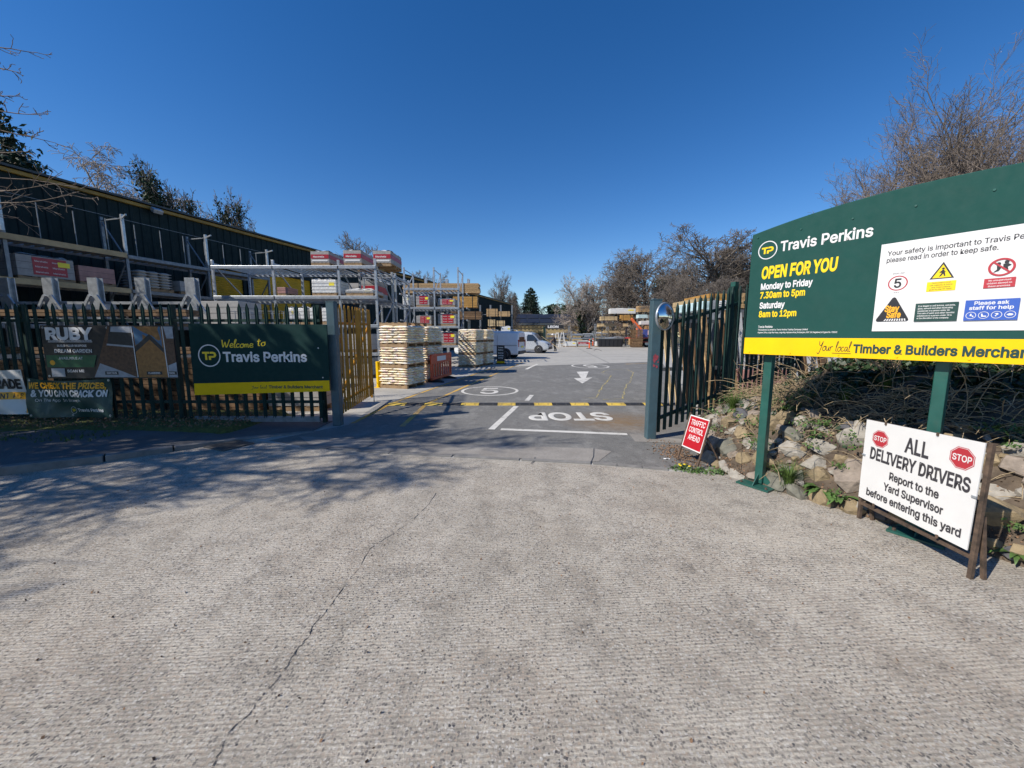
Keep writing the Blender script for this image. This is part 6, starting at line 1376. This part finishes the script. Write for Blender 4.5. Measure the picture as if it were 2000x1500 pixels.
# fence at the far end
palisade('palisade_fence', 'far dark green palisade fence in front of the solar roofed building', 'fence', (-4.0, 70), (6.0, 70), .1, .1, 2.4, .17, 'fence_green', (.3, 1.9), (2.5, 5, 7.5))
for k, (x0, x1, yt, yb, Y, st, lb, d) in enumerate(((1192, 1242, 602.5, 612.5, 58, 'white', 'white wrapped timber pack high on the far right rack', 1.1), (1174, 1206, 618, 625.5, 57, 'pale', 'pale timber pack below the white wrapped one, left', 1.1), (1213, 1236, 615, 625.5, 57.5, 'orange', 'brown timber pack below the white wrapped one, right', 1.1), (1247, 1280, 597.5, 609, 56, 'timber', 'timber pack on the far right rack top beside the mirror post', 1.1), (1247, 1280, 614.5, 621.5, 56, 'blue', 'pale wrapped pack under the topmost far timber pack', 1.1), (1169, 1227, 632, 637.5, 57.5, 'pale', 'long pale timber pack over the dark bays', 1.0), (1179, 1221, 646, 650.5, 57.5, 'pale', 'bowed pale timber pack in the dark bays', 1.0), (1252, 1282, 627, 634, 56, 'white', 'white wrapped pack behind the crane', 1.1), (1260, 1282, 636, 643, 56, 'timber', 'timber pack behind the crane, low one', 1.1), (1258, 1282, 645, 654, 56, 'white', 'white pack at the end of the lorry', 1.1))):
    z0 = D(x0, yb, Y).z; pk(lb, x0, x1, yt, Y, z0, d, st, pal=False, name='timber_pack', cat='timber', grp='timber packs')
for k, (xs_, Y, h0, lb) in enumerate((((1178, 1200, 1226), 58.3, 597, 'grey cantilever rack carrying timber at the far right'), ((1247, 1262, 1280), 57.3, 594, 'grey cantilever rack behind the red lorry'))):
    X = [D(x, 600, Y).x for x in xs_]; zs = [D(1200, y, Y).z for y in ((612.5, 626, 638, 651) if k == 0 else (609, 622, 634, 643, 654))]
    cantilever(lb, (X[0], Y + .3, 0), 0, [x - X[0] for x in X], D(1200, h0 + 10, Y).z, zs, 1.4, 'galv_dark')
bq = D(1170, 676, 55); bn = thing('black_skip', 'long low black container below the far timber racks', 'container', (bq.x, 55, 0)); wdt = D(1216, 676, 55).x - bq.x
mb = MB(); mb.prism([(0, .05), (wdt, .05), (wdt + .1, 1.15), (-.1, 1.15)], 0, 1.6); mb.obj('body', MT['black_plastic'], bn, bevel=.03); mb = MB(); mb.bar((-.12, -.03, 1.17), (wdt + .12, -.03, 1.17), .08, .1); mb.obj('rim', MT['galv_dark'], bn)
for k in range(6): mb = MB(); mb.box((.2 + k * (wdt - .4) / 5, -.03, .6), (.08, .06, 1.0)); mb.obj('rib', MT['black_plastic'], bn)
for k in range(7):
    mb = MB(); x = 1.0 + k * .35; a = g.uniform(-.2, .2); mb.bar((x - .5 + a, .4 + .1 * k, 1.2 + .05 * k), (x + 1.3, .5 + .1 * k, 1.28 + .05 * (k % 3)), .12, .05); mb.obj('offcut', MT[g.choice(('galv', 'print_pale', 'galv_dark'))], bn)
for k, (px, py, w, st, lb) in enumerate(((1112, 677, 1.8, 'white', 'low white pallet load left of the marker posts'), (1132, 676, 1.6, 'redband', 'red and white pallet load behind the marker posts'), (1148, 674, 1.3, 'white', 'white pallet load between the marker posts'), (1163, 674, 1.1, 'orange', 'small orange pallet load right of the marker posts'))):
    q = P(px, py); pack(lb, q.x - w / 2, q.x + w / 2, 56, 0, .85 if k % 2 else .7, 1.0, st, grp='low pallet loads at the far end')
# ---- red flatbed lorry with crane
tq = D(1229, 675, 54); tk = thing('flatbed_lorry', 'red flatbed lorry with orange loading crane at the far right', 'lorry', (tq.x, 54, 0)); k = 54 / F
L = (1276 - 1229) * k
mb = MB(); mb.box((L / 2, 1.2, 1.28), (L, 2.4, .16)); mb.obj('bed', MT['truck_red'], tk); mb = MB(); mb.box((L / 2, 1.2, 1.0), (L * .98, .9, .3)); mb.obj('chassis', MT['black_plastic'], tk)
mb = MB(); mb.box((L / 2, -.02, .72), (L * .9, .06, .12)); mb.obj('side_guard', MT['truck_red'], tk); mb = MB(); mb.box((.35, .2, .75), (.7, .5, .9)); mb.obj('tool_box', MT['timber'], tk, bevel=.02)
for x in (1.4, 2.5): wheel(tk, x, .15, .5, .3); wheel(tk, x, 2.25, .5, .3)
mb = MB(); mb.box((1.9, .3, 1.9), (1.1, 1.0, 1.1)); mb.obj('load_crate', MT['truck_blue'], tk, bevel=.02)
mb = MB(); mb.box((1.7, 1.6, 2.0), (.5, .5, 1.4)); cr_ = mb.obj('crane_column', MT['crane_orange'], tk, bevel=.03); mb = MB(); mb.bar((1.7, 1.3, 2.6), (.55, 1.3, 4.0), .28, .34); mb.bar((.55, 1.3, 4.0), (2.0, 1.2, 2.5), .22, .26); mb.obj('crane_arm', MT['crane_orange'], tk, bevel=.02); mb = MB(); mb.bar((1.6, 1.1, 2.4), (.9, 1.1, 3.4), .1); mb.obj('hydraulic_ram', MT['alu'], tk)
mb = MB(); mb.box((L + .9, 1.2, 1.7), (1.8, 2.4, 2.2)); cb_ = mb.obj('cab', MT['truck_red'], tk, bevel=.1); mb = MB(); mb.box((L + 1.1, -.005, 2.1), (1.0, .03, .7)); mb.obj('cab_window', MT['glass'], tk); wheel(tk, L + 1., .15, .5, .3); wheel(tk, L + 1., 2.25, .5, .3)
mb = MB(); mb.box((L - .3, -.01, 1.05), (.5, .04, .16)); mb.obj('side_lamp', MT['lamp_red'], tk)
ps = D(1229, 660, 53.0); pw = (1248 - 1229) * 53 / F
for k_ in range(12):
    t = thing('wooden_pallet', 'brown pallet, ' + ('lowest', 'second', 'third', 'fourth', 'fifth', 'sixth', 'seventh', 'eighth', 'ninth', 'tenth', 'eleventh', 'twelfth')[k_] + ' from the ground in the stack by the red lorry', 'pallet', (ps.x + pw / 2 + .3 + g.uniform(-.04, .04), 53.0, .0 + k_ * .2 + .02), R(g.uniform(-3, 3)), 'stacked brown pallets by the lorry'); mb = MB()
    for q in range(4): mb.box((-.6 + q * .4, 0, .17), (.3, 1.0, .03))
    for q in (-.45, 0, .45): mb.box((0, q, .08), (1.4, .1, .14))
    mb.obj('pallet', MT['timber_brown'], t)
# cable and scraps on the ground
mb = MB(); mb.pipe([P(1160 + 3 * i, 684 - 2 * math.sin(i * .8), .02) for i in range(6)], .02, 5); tag(mb.obj('loose_cable', MT['black_rubber']), 'short black cable lying on the far yard concrete', 'cable')
for i, (px, py, lb) in enumerate(((1302, 898, 'white scrap of paper on the tarmac near the red sign'), (120, 818, 'white crumpled plastic scrap under the dark green banner'))):
    q = P(px, py); mb = MB(); V = []; n = 4
    for a in range(n + 1):
        for c in range(n + 1): V.append(((a - 2) * (.022 if i == 0 else .06), (c - 2) * (.008 if i == 0 else .03), .012 + abs(g.gauss(0, .006 if i == 0 else .02)) + (.18 if i else 0)))
    o = link('paper_scrap', np_mesh('paper_scrap', V, [(a * (n + 1) + c, a * (n + 1) + c + 1, (a + 1) * (n + 1) + c + 1, (a + 1) * (n + 1) + c) for a in range(n) for c in range(n)], MT['wrap_white'])); o.location = (q.x, q.y, 0); tag(o, lb, 'scrap')
bpy.data.scenes.remove(TMP)
